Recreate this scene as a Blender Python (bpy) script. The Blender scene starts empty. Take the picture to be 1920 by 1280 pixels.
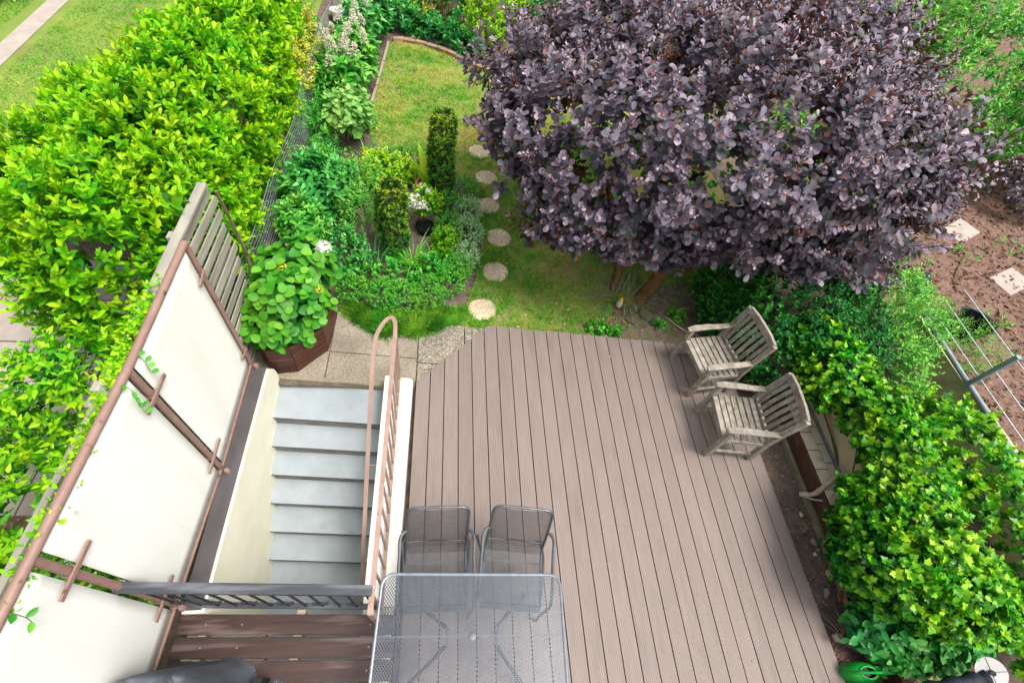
import bpy, math, random
import numpy as np
from mathutils import Matrix, Vector
random.seed(7)
rng = np.random.default_rng(11)
sc = bpy.context.scene
COL = sc.collection
PI = math.pi

# ------------------------------------------------------------------ camera
CAMZ = 4.576
CR = np.array([[0.98697377, -0.03420964, -0.15720204],
               [-0.06190227, 0.82115261, -0.5673416],
               [0.14849542, 0.56968244, 0.80833843]])
cam_d = bpy.data.cameras.new('camera')
cam_d.lens = 16.841; cam_d.sensor_width = 36.0
cam_d.clip_start = 0.05; cam_d.clip_end = 400
cam = bpy.data.objects.new('camera', cam_d)
COL.objects.link(cam)
m4 = Matrix([[*CR[0], 0], [*CR[1], 0], [*CR[2], CAMZ], [0, 0, 0, 1]])
cam.matrix_world = m4
sc.camera = cam
CAMP = np.array([0, 0, CAMZ])

# ------------------------------------------------------------------ light: bright overcast day
SUN_EL, SUN_AZ = 66, 115            # degrees; azimuth of the sun seen from above, from +Y clockwise
world = bpy.data.worlds.new('World'); sc.world = world; world.use_nodes = True
wn = world.node_tree.nodes; wl = world.node_tree.links
bg = wn['Background']
sky = wn.new('ShaderNodeTexSky'); sky.sky_type = 'NISHITA'; sky.sun_disc = False
sky.sun_elevation = math.radians(SUN_EL); sky.sun_rotation = math.radians(SUN_AZ)
sky.air_density = 1.0; sky.dust_density = 6.0; sky.ozone_density = 1.0
grey = wn.new('ShaderNodeHueSaturation'); grey.inputs['Saturation'].default_value = .4      # cloud cover: a paler sky
wl.new(sky.outputs[0], grey.inputs['Color']); wl.new(grey.outputs[0], bg.inputs[0]); bg.inputs[1].default_value = 0.14
sun_d = bpy.data.lights.new('sun', 'SUN'); sun_d.energy = 1.5; sun_d.angle = math.radians(20)
sun_d.color = (1.0, 0.95, 0.87)
sun = bpy.data.objects.new('sun', sun_d); COL.objects.link(sun)
_az = math.radians(SUN_AZ); _el = math.radians(SUN_EL)
sdir = Vector((math.sin(_az) * math.cos(_el), math.cos(_az) * math.cos(_el), math.sin(_el)))
sun.rotation_euler = sdir.to_track_quat('Z', 'Y').to_euler(); sun.location = (0, 0, 20)
vs = sc.view_settings
vs.view_transform = 'Standard'; vs.look = 'None'; vs.exposure = 0.85; vs.gamma = 1.0
sc.cycles.use_denoising = True
sc.cycles.max_bounces = 6; sc.cycles.diffuse_bounces = 3; sc.cycles.transparent_max_bounces = 8

# ------------------------------------------------------------------ helpers
def C(h, k=1.0):
    h = h.lstrip('#'); o = []
    for i in (0, 2, 4):
        c = int(h[i:i + 2], 16) / 255
        o.append((c / 12.92 if c <= .04045 else ((c + .055) / 1.055) ** 2.4) * k)
    return (*o, 1.0)

def tag(o, label=None, cat=None, group=None, kind=None):
    if label: o['label'] = label
    if cat: o['category'] = cat
    if group: o['group'] = group
    if kind: o['kind'] = kind
    return o

def thing(name, label, cat, loc=(0, 0, 0), rz=0.0, group=None):
    o = bpy.data.objects.new(name, None); COL.objects.link(o)
    o.empty_display_size = .1
    o.location = loc; o.rotation_euler = (0, 0, rz)
    return tag(o, label, cat, group)

def link(o, parent=None, local=False):
    COL.objects.link(o)
    if parent is not None:
        o.parent = parent
        if not local:
            q = parent
            t = Vector((0, 0, 0))
            t = Vector(q.location)
            o.matrix_parent_inverse = Matrix.Translation(-t) if q.parent is None else Matrix.Identity(4)
    return o

def nrm(v):
    v = np.asarray(v, float); return v / (np.linalg.norm(v) + 1e-12)

class MB:
    def __init__(s): s.v = []; s.f = []
    def add(s, vs, fs):
        b = len(s.v); s.v += [tuple(float(c) for c in p) for p in vs]
        s.f += [tuple(b + i for i in f) for f in fs]; return s
    def box(s, c, size, rz=0.0, rot=None):
        x, y, z = [d / 2 for d in size]
        p = np.array([(-x, -y, -z), (x, -y, -z), (x, y, -z), (-x, y, -z), (-x, -y, z), (x, -y, z), (x, y, z), (-x, y, z)])
        if rot is not None: p = p @ np.asarray(rot).T
        elif rz:
            a, b = math.cos(rz), math.sin(rz)
            p = p @ np.array([(a, -b, 0), (b, a, 0), (0, 0, 1)]).T
        return s.add(p + np.array(c), [(0, 3, 2, 1), (4, 5, 6, 7), (0, 1, 5, 4), (1, 2, 6, 5), (2, 3, 7, 6), (3, 0, 4, 7)])
    def bx(s, x0, x1, y0, y1, z0, z1): return s.box(((x0 + x1) / 2, (y0 + y1) / 2, (z0 + z1) / 2), (x1 - x0, y1 - y0, z1 - z0))
    def sweep(s, pts, prof, up=(0, 0, 1), cap=True, scale=None, closed=False):
        pts = [np.array(p, float) for p in pts]; n = len(pts); k = len(prof); vs = []
        up = np.array(up, float)
        for i in range(n):
            a = pts[i - 1] if (i > 0 or closed) else pts[i]; b = pts[(i + 1) % n] if (i < n - 1 or closed) else pts[i]
            t = nrm(b - a)
            sd = np.cross(t, up)
            if np.linalg.norm(sd) < 1e-3: sd = np.cross(t, (1, 0.2, 0))
            sd = nrm(sd); u2 = np.cross(sd, t); q = 1 if scale is None else scale[i]
            vs += [pts[i] + q * (a_ * sd + b_ * u2) for a_, b_ in prof]
        fs = []
        for i in range(n if closed else n - 1):
            for j in range(k):
                j2 = (j + 1) % k; i2 = (i + 1) % n
                fs.append((i * k + j, i * k + j2, i2 * k + j2, i2 * k + j))
        if cap and not closed:
            fs.append(tuple(range(k))[::-1]); fs.append(tuple(range((n - 1) * k, n * k)))
        return s.add(vs, fs)
    def tube(s, pts, r, seg=8, up=(0, 0, 1), closed=False):
        sc_ = None
        if not isinstance(r, (int, float)): sc_ = r; r = 1.0
        pr = [(r * math.cos(2 * PI * i / seg), r * math.sin(2 * PI * i / seg)) for i in range(seg)]
        return s.sweep(pts, pr, up, True, sc_, closed)
    def beam(s, p, q, w, h, up=(0, 0, 1)):
        return s.sweep([p, q], [(-w / 2, -h / 2), (w / 2, -h / 2), (w / 2, h / 2), (-w / 2, h / 2)], up)
    def bar(s, pts, w, h, up=(0, 0, 1)):
        return s.sweep(pts, [(-w / 2, -h / 2), (w / 2, -h / 2), (w / 2, h / 2), (-w / 2, h / 2)], up)
    def lathe(s, prof, c=(0, 0, 0), seg=20, cap=True):
        vs = []; k = len(prof)
        for i in range(seg):
            a = 2 * PI * i / seg
            vs += [(c[0] + r * math.cos(a), c[1] + r * math.sin(a), c[2] + z) for r, z in prof]
        fs = [(i * k + j, ((i + 1) % seg) * k + j, ((i + 1) % seg) * k + j + 1, i * k + j + 1) for i in range(seg) for j in range(k - 1)]
        s.add(vs, fs)
        b = len(s.v) - len(vs)
        if cap:
            if prof[0][0] > 1e-4: s.f.append(tuple(b + i * k for i in range(seg))[::-1])
            if prof[-1][0] > 1e-4: s.f.append(tuple(b + i * k + k - 1 for i in range(seg)))
        return s
    def prism(s, poly, z0, z1):
        n = len(poly)
        vs = [(x, y, z0) for x, y in poly] + [(x, y, z1) for x, y in poly]
        return s.add(vs, [tuple(range(n))[::-1], tuple(range(n, 2 * n))] + [(i, (i + 1) % n, n + (i + 1) % n, n + i) for i in range(n)])
    def sheet(s, poly, z): return s.add([(x, y, z) for x, y in poly], [tuple(range(len(poly)))])
    def mesh(s, name, mat=None, smooth=False):
        me = bpy.data.meshes.new(name); me.from_pydata(s.v, [], s.f); me.update()
        if mat: me.materials.append(mat)
        if smooth:
            me.polygons.foreach_set('use_smooth', [True] * len(me.polygons))
            try: me.set_sharp_from_angle(angle=math.radians(40))
            except Exception: pass
        return me
    def build(s, name, mat, parent=None, smooth=False, bev=0, local=False, kind=None, seg=2):
        o = bpy.data.objects.new(name, s.mesh(name, mat, smooth)); link(o, parent, local)
        if bev:
            b = o.modifiers.new('b', 'BEVEL'); b.width = bev; b.segments = seg; b.limit_method = 'ANGLE'
        if kind: o['kind'] = kind
        return o

def inst(name, me, parent, loc, rz=0.0, scale=1.0, rot=None):
    """a piece that shares mesh data, placed at a world location under an unrotated parent"""
    o = bpy.data.objects.new(name, me); COL.objects.link(o)
    o.location = loc
    o.rotation_euler = rot if rot else (0, 0, rz)
    o.scale = (scale,) * 3 if isinstance(scale, (int, float)) else scale
    if parent is not None:
        o.parent = parent
        o.matrix_parent_inverse = Matrix.Translation(-Vector(parent.location)) if parent.parent is None else Matrix.Identity(4)
    return o

def dup(root, loc, rz, label=None):
    r = root.copy(); COL.objects.link(r); r.location = loc; r.rotation_euler = (0, 0, rz)
    if label: r['label'] = label
    for ch in list(root.children):
        c = ch.copy(); COL.objects.link(c); c.parent = r
        for g in list(ch.children):
            d = g.copy(); COL.objects.link(d); d.parent = c
    return r

# ------------------------------------------------------------------ materials
def nodes(name):
    m = bpy.data.materials.new(name); m.use_nodes = True
    nt = m.node_tree; return m, nt, nt.nodes, nt.links, nt.nodes['Principled BSDF']

def M(name, c1, c2, scale=4.0, stretch=(1, 1, 1), rough=.6, bump=.15, bscale=None, objvar=0.0, metal=0.0,
      c3=None, s3=1.2, t3=(.55, .7), spec=.4, detail=8, bdist=.004):
    m, nt, N, L, P = nodes(name)
    tc = N.new('ShaderNodeTexCoord'); mp = N.new('ShaderNodeMapping'); mp.inputs['Scale'].default_value = stretch
    L.new(tc.outputs['Object'], mp.inputs[0])
    vec = mp.outputs[0]
    oi = N.new('ShaderNodeObjectInfo')
    if objvar:
        ad = N.new('ShaderNodeVectorMath'); ad.operation = 'ADD'
        ml = N.new('ShaderNodeVectorMath'); ml.operation = 'SCALE'; ml.inputs[0].default_value = (17, 31, 11)
        L.new(oi.outputs['Random'], ml.inputs['Scale']); L.new(vec, ad.inputs[0]); L.new(ml.outputs[0], ad.inputs[1]); vec = ad.outputs[0]
    n1 = N.new('ShaderNodeTexNoise'); n1.inputs['Scale'].default_value = scale; n1.inputs['Detail'].default_value = detail
    n1.inputs['Roughness'].default_value = .62; L.new(vec, n1.inputs[0])
    r = N.new('ShaderNodeValToRGB'); r.color_ramp.elements[0].position = .32; r.color_ramp.elements[1].position = .68
    r.color_ramp.elements[0].color = c1; r.color_ramp.elements[1].color = c2; L.new(n1.outputs[0], r.inputs[0])
    col = r.outputs[0]
    if c3:
        n3 = N.new('ShaderNodeTexNoise'); n3.inputs['Scale'].default_value = s3; n3.inputs['Detail'].default_value = 5; L.new(vec, n3.inputs[0])
        r3 = N.new('ShaderNodeValToRGB'); r3.color_ramp.elements[0].position = t3[0]; r3.color_ramp.elements[1].position = t3[1]
        L.new(n3.outputs[0], r3.inputs[0]); mx = N.new('ShaderNodeMix'); mx.data_type = 'RGBA'
        L.new(r3.outputs[0], mx.inputs[0]); L.new(col, mx.inputs[6]); mx.inputs[7].default_value = c3; col = mx.outputs[2]
    if objvar:
        hs = N.new('ShaderNodeHueSaturation'); mr = N.new('ShaderNodeMapRange')
        mr.inputs[3].default_value = 1 - objvar; mr.inputs[4].default_value = 1 + objvar
        L.new(oi.outputs['Random'], mr.inputs[0]); L.new(mr.outputs[0], hs.inputs['Value']); L.new(col, hs.inputs['Color']); col = hs.outputs[0]
    L.new(col, P.inputs['Base Color'])
    P.inputs['Roughness'].default_value = rough; P.inputs['Metallic'].default_value = metal
    P.inputs['Specular IOR Level'].default_value = spec
    if bump:
        n2 = N.new('ShaderNodeTexNoise'); n2.inputs['Scale'].default_value = bscale or scale * 6; n2.inputs['Detail'].default_value = 6
        L.new(vec, n2.inputs[0]); b = N.new('ShaderNodeBump'); b.inputs['Strength'].default_value = bump; b.inputs['Distance'].default_value = bdist
        L.new(n2.outputs[0], b.inputs['Height']); L.new(b.outputs[0], P.inputs['Normal'])
    return m

def LM(name, cols, trans=.25, rough=.42, spec=.35, under=None, accent=None):
    """leaf material: colour from the per-leaf tint attribute, thin translucent blade"""
    m, nt, N, L, P = nodes(name)
    at = N.new('ShaderNodeAttribute'); at.attribute_name = 'tint'
    r = N.new('ShaderNodeValToRGB'); e = r.color_ramp.elements
    while len(e) < len(cols): e.new(.5)
    for i, c in enumerate(cols): e[i].position = i / (len(cols) - 1); e[i].color = c
    L.new(at.outputs['Fac'], r.inputs[0]); col = r.outputs[0]
    tcx = N.new('ShaderNodeNewGeometry'); nz = N.new('ShaderNodeTexNoise'); nz.inputs['Scale'].default_value = 45; L.new(tcx.outputs['Position'], nz.inputs[0])
    nh = N.new('ShaderNodeTexNoise'); nh.inputs['Scale'].default_value = 2.3; nh.inputs['Detail'].default_value = 4; L.new(tcx.outputs['Position'], nh.inputs[0])
    mh_ = N.new('ShaderNodeMapRange'); mh_.inputs[1].default_value = .3; mh_.inputs[2].default_value = .7; mh_.inputs[3].default_value = .478; mh_.inputs[4].default_value = .522; L.new(nh.outputs[0], mh_.inputs[0])
    hs = N.new('ShaderNodeHueSaturation'); mr = N.new('ShaderNodeMapRange'); mr.inputs[3].default_value = .82; mr.inputs[4].default_value = 1.18
    L.new(nz.outputs[0], mr.inputs[0]); L.new(mr.outputs[0], hs.inputs['Value']); L.new(mh_.outputs[0], hs.inputs['Hue']); L.new(col, hs.inputs['Color']); col = hs.outputs[0]
    if accent:      # scattered leaves of another colour
        na = N.new('ShaderNodeTexNoise'); na.inputs['Scale'].default_value = accent[1]; na.inputs['Detail'].default_value = 2; L.new(tcx.outputs['Position'], na.inputs[0])
        ra = N.new('ShaderNodeValToRGB'); ra.color_ramp.elements[0].position = accent[2]; ra.color_ramp.elements[1].position = accent[2] + .05; L.new(na.outputs[0], ra.inputs[0])
        ma = N.new('ShaderNodeMix'); ma.data_type = 'RGBA'; L.new(ra.outputs[0], ma.inputs[0]); L.new(col, ma.inputs[6]); ma.inputs[7].default_value = accent[0]; col = ma.outputs[2]
    if under:
        ge = N.new('ShaderNodeNewGeometry'); mx = N.new('ShaderNodeMix'); mx.data_type = 'RGBA'
        L.new(ge.outputs['Backfacing'], mx.inputs[0]); L.new(col, mx.inputs[6]); mx.inputs[7].default_value = under; col = mx.outputs[2]
    L.new(col, P.inputs['Base Color']); P.inputs['Roughness'].default_value = rough; P.inputs['Specular IOR Level'].default_value = spec
    t = N.new('ShaderNodeBsdfTranslucent'); L.new(col, t.inputs[0])
    ms = N.new('ShaderNodeMixShader'); ms.inputs[0].default_value = trans
    L.new(P.outputs[0], ms.inputs[1]); L.new(t.outputs[0], ms.inputs[2]); L.new(ms.outputs[0], N['Material Output'].inputs[0])
    return m

def speckle(name, base, dark, light, scale=60, rough=.85, moss=None):
    """exposed aggregate / concrete: small stones of several tones, with relief"""
    m, nt, N, L, P = nodes(name)
    tc = N.new('ShaderNodeTexCoord'); vo = N.new('ShaderNodeTexVoronoi'); vo.inputs['Scale'].default_value = scale; L.new(tc.outputs['Object'], vo.inputs[0])
    r = N.new('ShaderNodeValToRGB'); e = r.color_ramp.elements; e[0].color = dark; e[0].position = .1; e[1].color = light; e[1].position = .95; x = e.new(.5); x.color = base
    sx = N.new('ShaderNodeSeparateColor'); L.new(vo.outputs['Color'], sx.inputs[0]); L.new(sx.outputs[0], r.inputs[0]); col = r.outputs[0]
    n = N.new('ShaderNodeTexNoise'); n.inputs['Scale'].default_value = 2.6; n.inputs['Detail'].default_value = 7; L.new(tc.outputs['Object'], n.inputs[0])
    mr = N.new('ShaderNodeMapRange'); mr.inputs[1].default_value = .3; mr.inputs[2].default_value = .7; mr.inputs[3].default_value = .72; mr.inputs[4].default_value = 1.15
    L.new(n.outputs[0], mr.inputs[0]); hs = N.new('ShaderNodeHueSaturation'); L.new(mr.outputs[0], hs.inputs['Value']); L.new(col, hs.inputs['Color']); col = hs.outputs[0]
    if moss:
        n3 = N.new('ShaderNodeTexNoise'); n3.inputs['Scale'].default_value = 5; n3.inputs['Detail'].default_value = 8; L.new(tc.outputs['Object'], n3.inputs[0])
        r3 = N.new('ShaderNodeValToRGB'); r3.color_ramp.elements[0].position = .58; r3.color_ramp.elements[1].position = .72; L.new(n3.outputs[0], r3.inputs[0])
        mx = N.new('ShaderNodeMix'); mx.data_type = 'RGBA'; L.new(r3.outputs[0], mx.inputs[0]); L.new(col, mx.inputs[6]); mx.inputs[7].default_value = moss; col = mx.outputs[2]
    L.new(col, P.inputs['Base Color']); P.inputs['Roughness'].default_value = rough
    b = N.new('ShaderNodeBump'); b.inputs['Strength'].default_value = .4; b.inputs['Distance'].default_value = .004; b.invert = True
    L.new(vo.outputs['Distance'], b.inputs['Height']); L.new(b.outputs[0], P.inputs['Normal'])
    return m

MT = {}
MT['deck'] = M('deck_composite', C('#918279', .67), C('#998a82', .69), 3.5, (5, .8, 1), .6, .12, 30, objvar=.055, c3=C('#80736b', .63), s3=1.4, t3=(.58, .85))
MT['deck_dark'] = M('deck_frame', C('#15100e'), C('#1f1815'), 5)
MT['panel'] = M('screen_fabric', C('#e2e3db'), C('#e8e9e2'), 1.6, (3, 3, .35), .75, .25, 3.5, bdist=.02, c3=C('#d8d9cd'), s3=1.1, t3=(.55, .85))
MT['pipe'] = M('brown_painted_pipe', C('#866a5f', .95), C('#96796d', .98), 9, rough=.45, bump=.08, c3=C('#5c3a30'), s3=14, t3=(.66, .74))
MT['rail_brown'] = M('brown_flat_bar', C('#94786b', .95), C('#a58a7d', .98), 7, rough=.45, bump=.06, c3=C('#7c4f3f'), s3=10, t3=(.66, .74))
MT['wallwhite'] = M('cream_masonry_paint', C('#d9d7bf'), C('#e4e2cf'), 3, rough=.8, bump=.1, bscale=90, c3=C('#c8c5a8'), s3=2.2, t3=(.6, .8))
MT['walltop'] = M('white_wall_paint', C('#eae8dc'), C('#f3f1e8'), 3, rough=.75, bump=.12, bscale=80, c3=C('#d9d5c0'), s3=2.5, t3=(.65, .85))
MT['ledge'] = M('dark_ledge_paint', C('#3e3a3b'), C('#524f51'), 6, (1, .4, 1), .5, .15, 40, c3=C('#6e6a69'), s3=3, t3=(.62, .8))
MT['step'] = M('grey_step_paint', C('#99a3a8', .84), C('#a7b0b5', .86), 5, rough=.6, bump=.05, bscale=60, c3=C('#868b84', .8), s3=3.2, t3=(.62, .85))
MT['stepface'] = M('step_riser', C('#6e6f6b'), C('#868885'), 6, rough=.75, c3=C('#5c5a50'), s3=5)  # riser shading painted in as a darker tone, together with grime
MT['nosing'] = M('worn_nosing', C('#4a423c'), C('#665d56'), 8, rough=.8)
MT['darkrail'] = M('dark_painted_timber', C('#2f3136'), C('#474a50'), 5, (.4, 3, 3), .5, .2, 30, c3=C('#6e7078'), s3=5, t3=(.52, .75))
MT['darkiron'] = M('dark_iron', C('#1e1f22'), C('#303236'), 12, rough=.45, bump=.1)
MT['plat'] = M('stained_platform_board', C('#281915'), C('#45302a'), 3, (.6, 6, 6), .42, .25, 18, objvar=.14, c3=C('#7b6a66'), s3=2.2, t3=(.52, .78))
MT['joist'] = M('pale_joist', C('#8c8468'), C('#a39a7a'), 6)
MT['slat'] = M('weathered_fence_slat', C('#7d786c'), C('#a8a497'), 4, (2, .35, 2), .8, .3, 22, objvar=.16, c3=C('#8d805c'), s3=2, t3=(.6, .8))
MT['batten'] = M('old_batten', C('#6b5a48'), C('#8a7a66'), 6, rough=.8, bump=.3)
MT['teak'] = M('weathered_teak', C('#746c61'), C('#a79f93'), 5, (3, 3, 3), .8, .35, 30, objvar=.12, c3=C('#6a6046'), s3=4, t3=(.58, .75))
MT['steel'] = M('galvanised_steel', C('#7d848b'), C('#949ba2'), 20, rough=.38, bump=.05, metal=.55)
MT['steelmesh'] = M('grey_coated_mesh', C('#565d66'), C('#666d76'), 20, rough=.4, bump=0, metal=.4)
MT['chairtube'] = M('dark_grey_tube', C('#4c5056'), C('#63676d'), 20, rough=.4, bump=.05, metal=.4)
MT['chairmesh'] = M('dark_grey_mesh', C('#434548'), C('#54565a'), 20, rough=.5, bump=0, metal=.2)
MT['soil'] = M('garden_soil', C('#55483f'), C('#786a5e'), 9, rough=.95, bump=.8, bscale=45, c3=C('#77624f'), s3=30, t3=(.62, .7), bdist=.02)
MT['lawnsheet'] = M('lawn_ground', C('#8a8448', .85), C('#8f9a48', .85), 2.5, rough=.95, bump=.6, bscale=60, c3=C('#a08e66', .85), s3=1.4, t3=(.52, .66), bdist=.02)
MT['nb_lawn'] = M('neighbour_lawn_ground', C('#6f8a34', .8), C('#8a9c48', .8), 2, rough=.95, bump=.6, bscale=60, c3=C('#86854a', .8), s3=1.2)
MT['nb_soil'] = M('dug_brown_soil', C('#5b4338'), C('#836658'), 8, rough=.95, bump=.8, bscale=30, c3=C('#9a7f70'), s3=26, t3=(.6, .7), bdist=.03)
MT['conc'] = speckle('worn_concrete', C('#8c8272'), C('#6b6256'), C('#a59a89'), 170, moss=C('#7d7868'))
MT['aggr'] = speckle('exposed_aggregate', C('#7f7868'), C('#575045'), C('#a8a190'), 95, moss=C('#8f8a7a'))
MT['stonepad'] = speckle('stepping_stone_aggregate', C('#c2b092'), C('#9c8a6f'), C('#dccbab'), 85)
MT['nbpave'] = M('pale_pink_paving', C('#9b9088'), C('#ada198'), 5, rough=.9)
MT['rearwall'] = M('grey_rendered_wall', C('#8f8a80'), C('#a7a196'), 3, rough=.9)
MT['beigewall'] = M('beige_rendered_wall', C('#b8ac86'), C('#cbbf9c'), 2.5, rough=.9, c3=C('#a29876'), s3=3)
MT['tile'] = M('beige_coping_tile', C('#cdbfa8'), C('#ddd1bd'), 8, rough=.5, objvar=.05, c3=C('#b3a389'), s3=9, t3=(.6, .75))
MT['brownface'] = M('brown_border_face', C('#4a2f25'), C('#5e3d31'), 6, rough=.75, bump=.3, c3=C('#6e6546'), s3=6, t3=(.58, .75))
MT['mossedge'] = M('mossy_edge_board', C('#6a6650'), C('#8c8769'), 8, rough=.9, bump=.4, c3=C('#566b35'), s3=7)
MT['brick'] = M('edging_brick', C('#8d6a55'), C('#a98a74'), 9, rough=.9, bump=.4, objvar=.22, c3=C('#77745f'), s3=5, t3=(.5, .65))
MT['woodedge'] = M('timber_edging', C('#8d8069'), C('#a89c86'), 6, (1, .4, 1), .85, .3)
MT['planter'] = M('dark_stained_planter', C('#2f160e'), C('#5b3122'), 3, (1, 1, 7), .45, .25, 20, objvar=.15, c3=C('#7a4a33'), s3=3, t3=(.58, .8))
MT['raised'] = M('red_brown_timber', C('#6d3f2b'), C('#8c5840'), 4, (.5, 3, 3), .7, .2, objvar=.1)
MT['wire'] = M('galvanised_wire', C('#a9b2ba'), C('#c9d2da'), 30, rough=.4, bump=0, metal=.5)
MT['bark'] = M('brown_bark', C('#53381f'), C('#7e5a33'), 10, (1, 1, .35), .9, .8, 40, bdist=.02, c3=C('#3a2a1c'), s3=12)
MT['stem'] = M('green_brown_stem', C('#4c4a22'), C('#6a5a30'), 10, rough=.8)
MT['cover'] = M('charcoal_cover_fabric', C('#454a51'), C('#535961'), 7, rough=.6, bump=.12, bscale=220, c3=C('#626870'), s3=2)
MT['stitch'] = M('pale_thread', C('#a9adb2'), C('#c2c6ca'), 9, bump=0)
MT['greenplastic'] = M('green_plastic', C('#0d8a2a'), C('#12962f'), 3, rough=.32, bump=.02)
MT['black'] = M('black_plastic', C('#0c0d0f'), C('#15161a'), 6, rough=.45)
MT['navy'] = M('navy_fabric', C('#0f1722'), C('#1a2533'), 6, rough=.7)
MT['whiteplast'] = M('white_plastic', C('#b3b0ae'), C('#c2bfbd'), 6, rough=.4, bump=.02)
MT['terra'] = M('terracotta', C('#a05a3a'), C('#b87352'), 8, rough=.85, c3=C('#8a6a52'), s3=6)
MT['stone'] = M('garden_stone', C('#7b746a'), C('#a79e92'), 7, rough=.9, bump=.4, objvar=.25)
MT['darkstone'] = M('mossy_stone', C('#4e4a3a'), C('#6d6750'), 7, rough=.95, bump=.5, objvar=.15, c3=C('#56602f'), s3=6)
MT['drift'] = M('pale_driftwood', C('#a3937a'), C('#c4b79f'), 8, (1, 1, 3), .85, .3)
MT['greypipe'] = M('grey_metal_rail', C('#7f8c90'), C('#98a4a8'), 8, rough=.5, metal=.3)
MT['glass'] = M('pale_glass_dish', C('#b7c4c6'), C('#d4dfe0'), 8, rough=.15, bump=0)
MT['yellowpaint'] = M('yellow_glaze', C('#c9a020'), C('#d8b23a'), 9, rough=.3)
MT['redpaint'] = M('red_glaze', C('#8a2a1c'), C('#a53a28'), 9, rough=.3)

# leaf materials
LF = {}
LF['smoke'] = LM('smoke_bush_leaf', [C('#22402f'), C('#3a3a43'), C('#5c5664'), C('#8a7f90'), C('#c0adb8')], .18, .48, .42, under=C('#6a4334'), accent=(C('#7f4d40'), 14, .6))  # red-brown accent paints in leaves with light coming through them
LF['laurel'] = LM('laurel_leaf', [C('#1a5a10'), C('#347f0e'), C('#58a80f'), C('#84c810'), C('#b4dc20')], .34, .5, .25, accent=(C('#1f5a14'), 9, .66))
LF['maple'] = LM('lobed_leaf', [C('#0f4a12'), C('#237616'), C('#429a16'), C('#74ba18'), C('#b0d82e')], .28, .4, .35, accent=(C('#1c5c1a'), 11, .6))
LF['ivy'] = LM('small_dark_leaf', [C('#0c3a10'), C('#155218'), C('#22701f'), C('#47a02e')], .2, .5, .25)
LF['hyd'] = LM('hydrangea_leaf', [C('#1c641c'), C('#328220'), C('#529e26'), C('#7cba38')], .28, .45, .3)
LF['dark'] = LM('deep_green_leaf', [C('#125a1e'), C('#26802e'), C('#44a442'), C('#7acb64')], .22, .4, .4)
LF['mid'] = LM('mid_green_leaf', [C('#266c1c'), C('#40962a'), C('#68ba3c'), C('#9cd65e')], .25, .42, .35)
LF['lime'] = LM('lime_leaf', [C('#3a8a12'), C('#6db312'), C('#9ed01a'), C('#d0e64a')], .3, .42, .3)
LF['gold'] = LM('golden_leaf', [C('#6a8a1a'), C('#a3b22a'), C('#cfc840'), C('#e3e080')], .28, .45, .3)
LF['silver'] = LM('silver_leaf', [C('#5aa048'), C('#86bf6e'), C('#b0d698'), C('#d8e8c8')], .25, .7, .2)
LF['iris'] = LM('iris_blade', [C('#2c6a3c'), C('#47874f'), C('#6da56a'), C('#8fc07a')], .2, .5, .3)
LF['yew'] = LM('yew_needle', [C('#15400f'), C('#2a6312'), C('#4f8f18'), C('#96b81e'), C('#cdd23c')], .12, .5, .3)
LF['grass'] = LM('lawn_blade', [C('#c4b06e'), C('#b8b85a'), C('#9abc40'), C('#6cae2c'), C('#4a981e')], .25, .6, .2)
LF['moss'] = LM('mossy_mat', [C('#2a5a14'), C('#3f7f18'), C('#5c9f22'), C('#8ab838')], .2, .7, .15)
LF['pale'] = LM('pale_broad_leaf', [C('#4d8a3a'), C('#6ba548'), C('#8abd5c'), C('#b0d67a')], .28, .5, .3)
LF['bed'] = LM('fresh_green_leaf', [C('#2e8424'), C('#48a62e'), C('#6ac43e'), C('#a2de60')], .25, .45, .3)
LF['pink'] = LM('pink_petal', [C('#a8324a'), C('#cf5a78'), C('#d98aa0')], .2, .6, .2)
LF['white'] = LM('white_petal', [C('#cfd6bd'), C('#e6e8dc'), C('#f3f0ea')], .25, .6, .2)
LF['pinkwhite'] = LM('cream_pink_petal', [C('#c9bfa8'), C('#e6dccb'), C('#efdfd6')], .25, .6, .2)
LF['yellow'] = LM('yellow_bud', [C('#b5c02a'), C('#d3cf34'), C('#e3dc6a')], .2, .6, .2)
LF['plume'] = LM('smoke_plume', [C('#6b4a3c'), C('#8a6250'), C('#a87c68')], .2, .8, .1)
LF['clod'] = LM('soil_clod', [C('#4a362c'), C('#6b5144'), C('#8f7566')], 0, .95, .1)
LF['litter'] = LM('fallen_leaf', [C('#6d3a2c'), C('#9a5a40'), C('#b98a6a'), C('#d3b79a')], .1, .8, .1)
LF['straw'] = LM('grey_straw_blade', [C('#6f7a5a'), C('#8f9474'), C('#a8a784')], .2, .7, .2)
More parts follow.
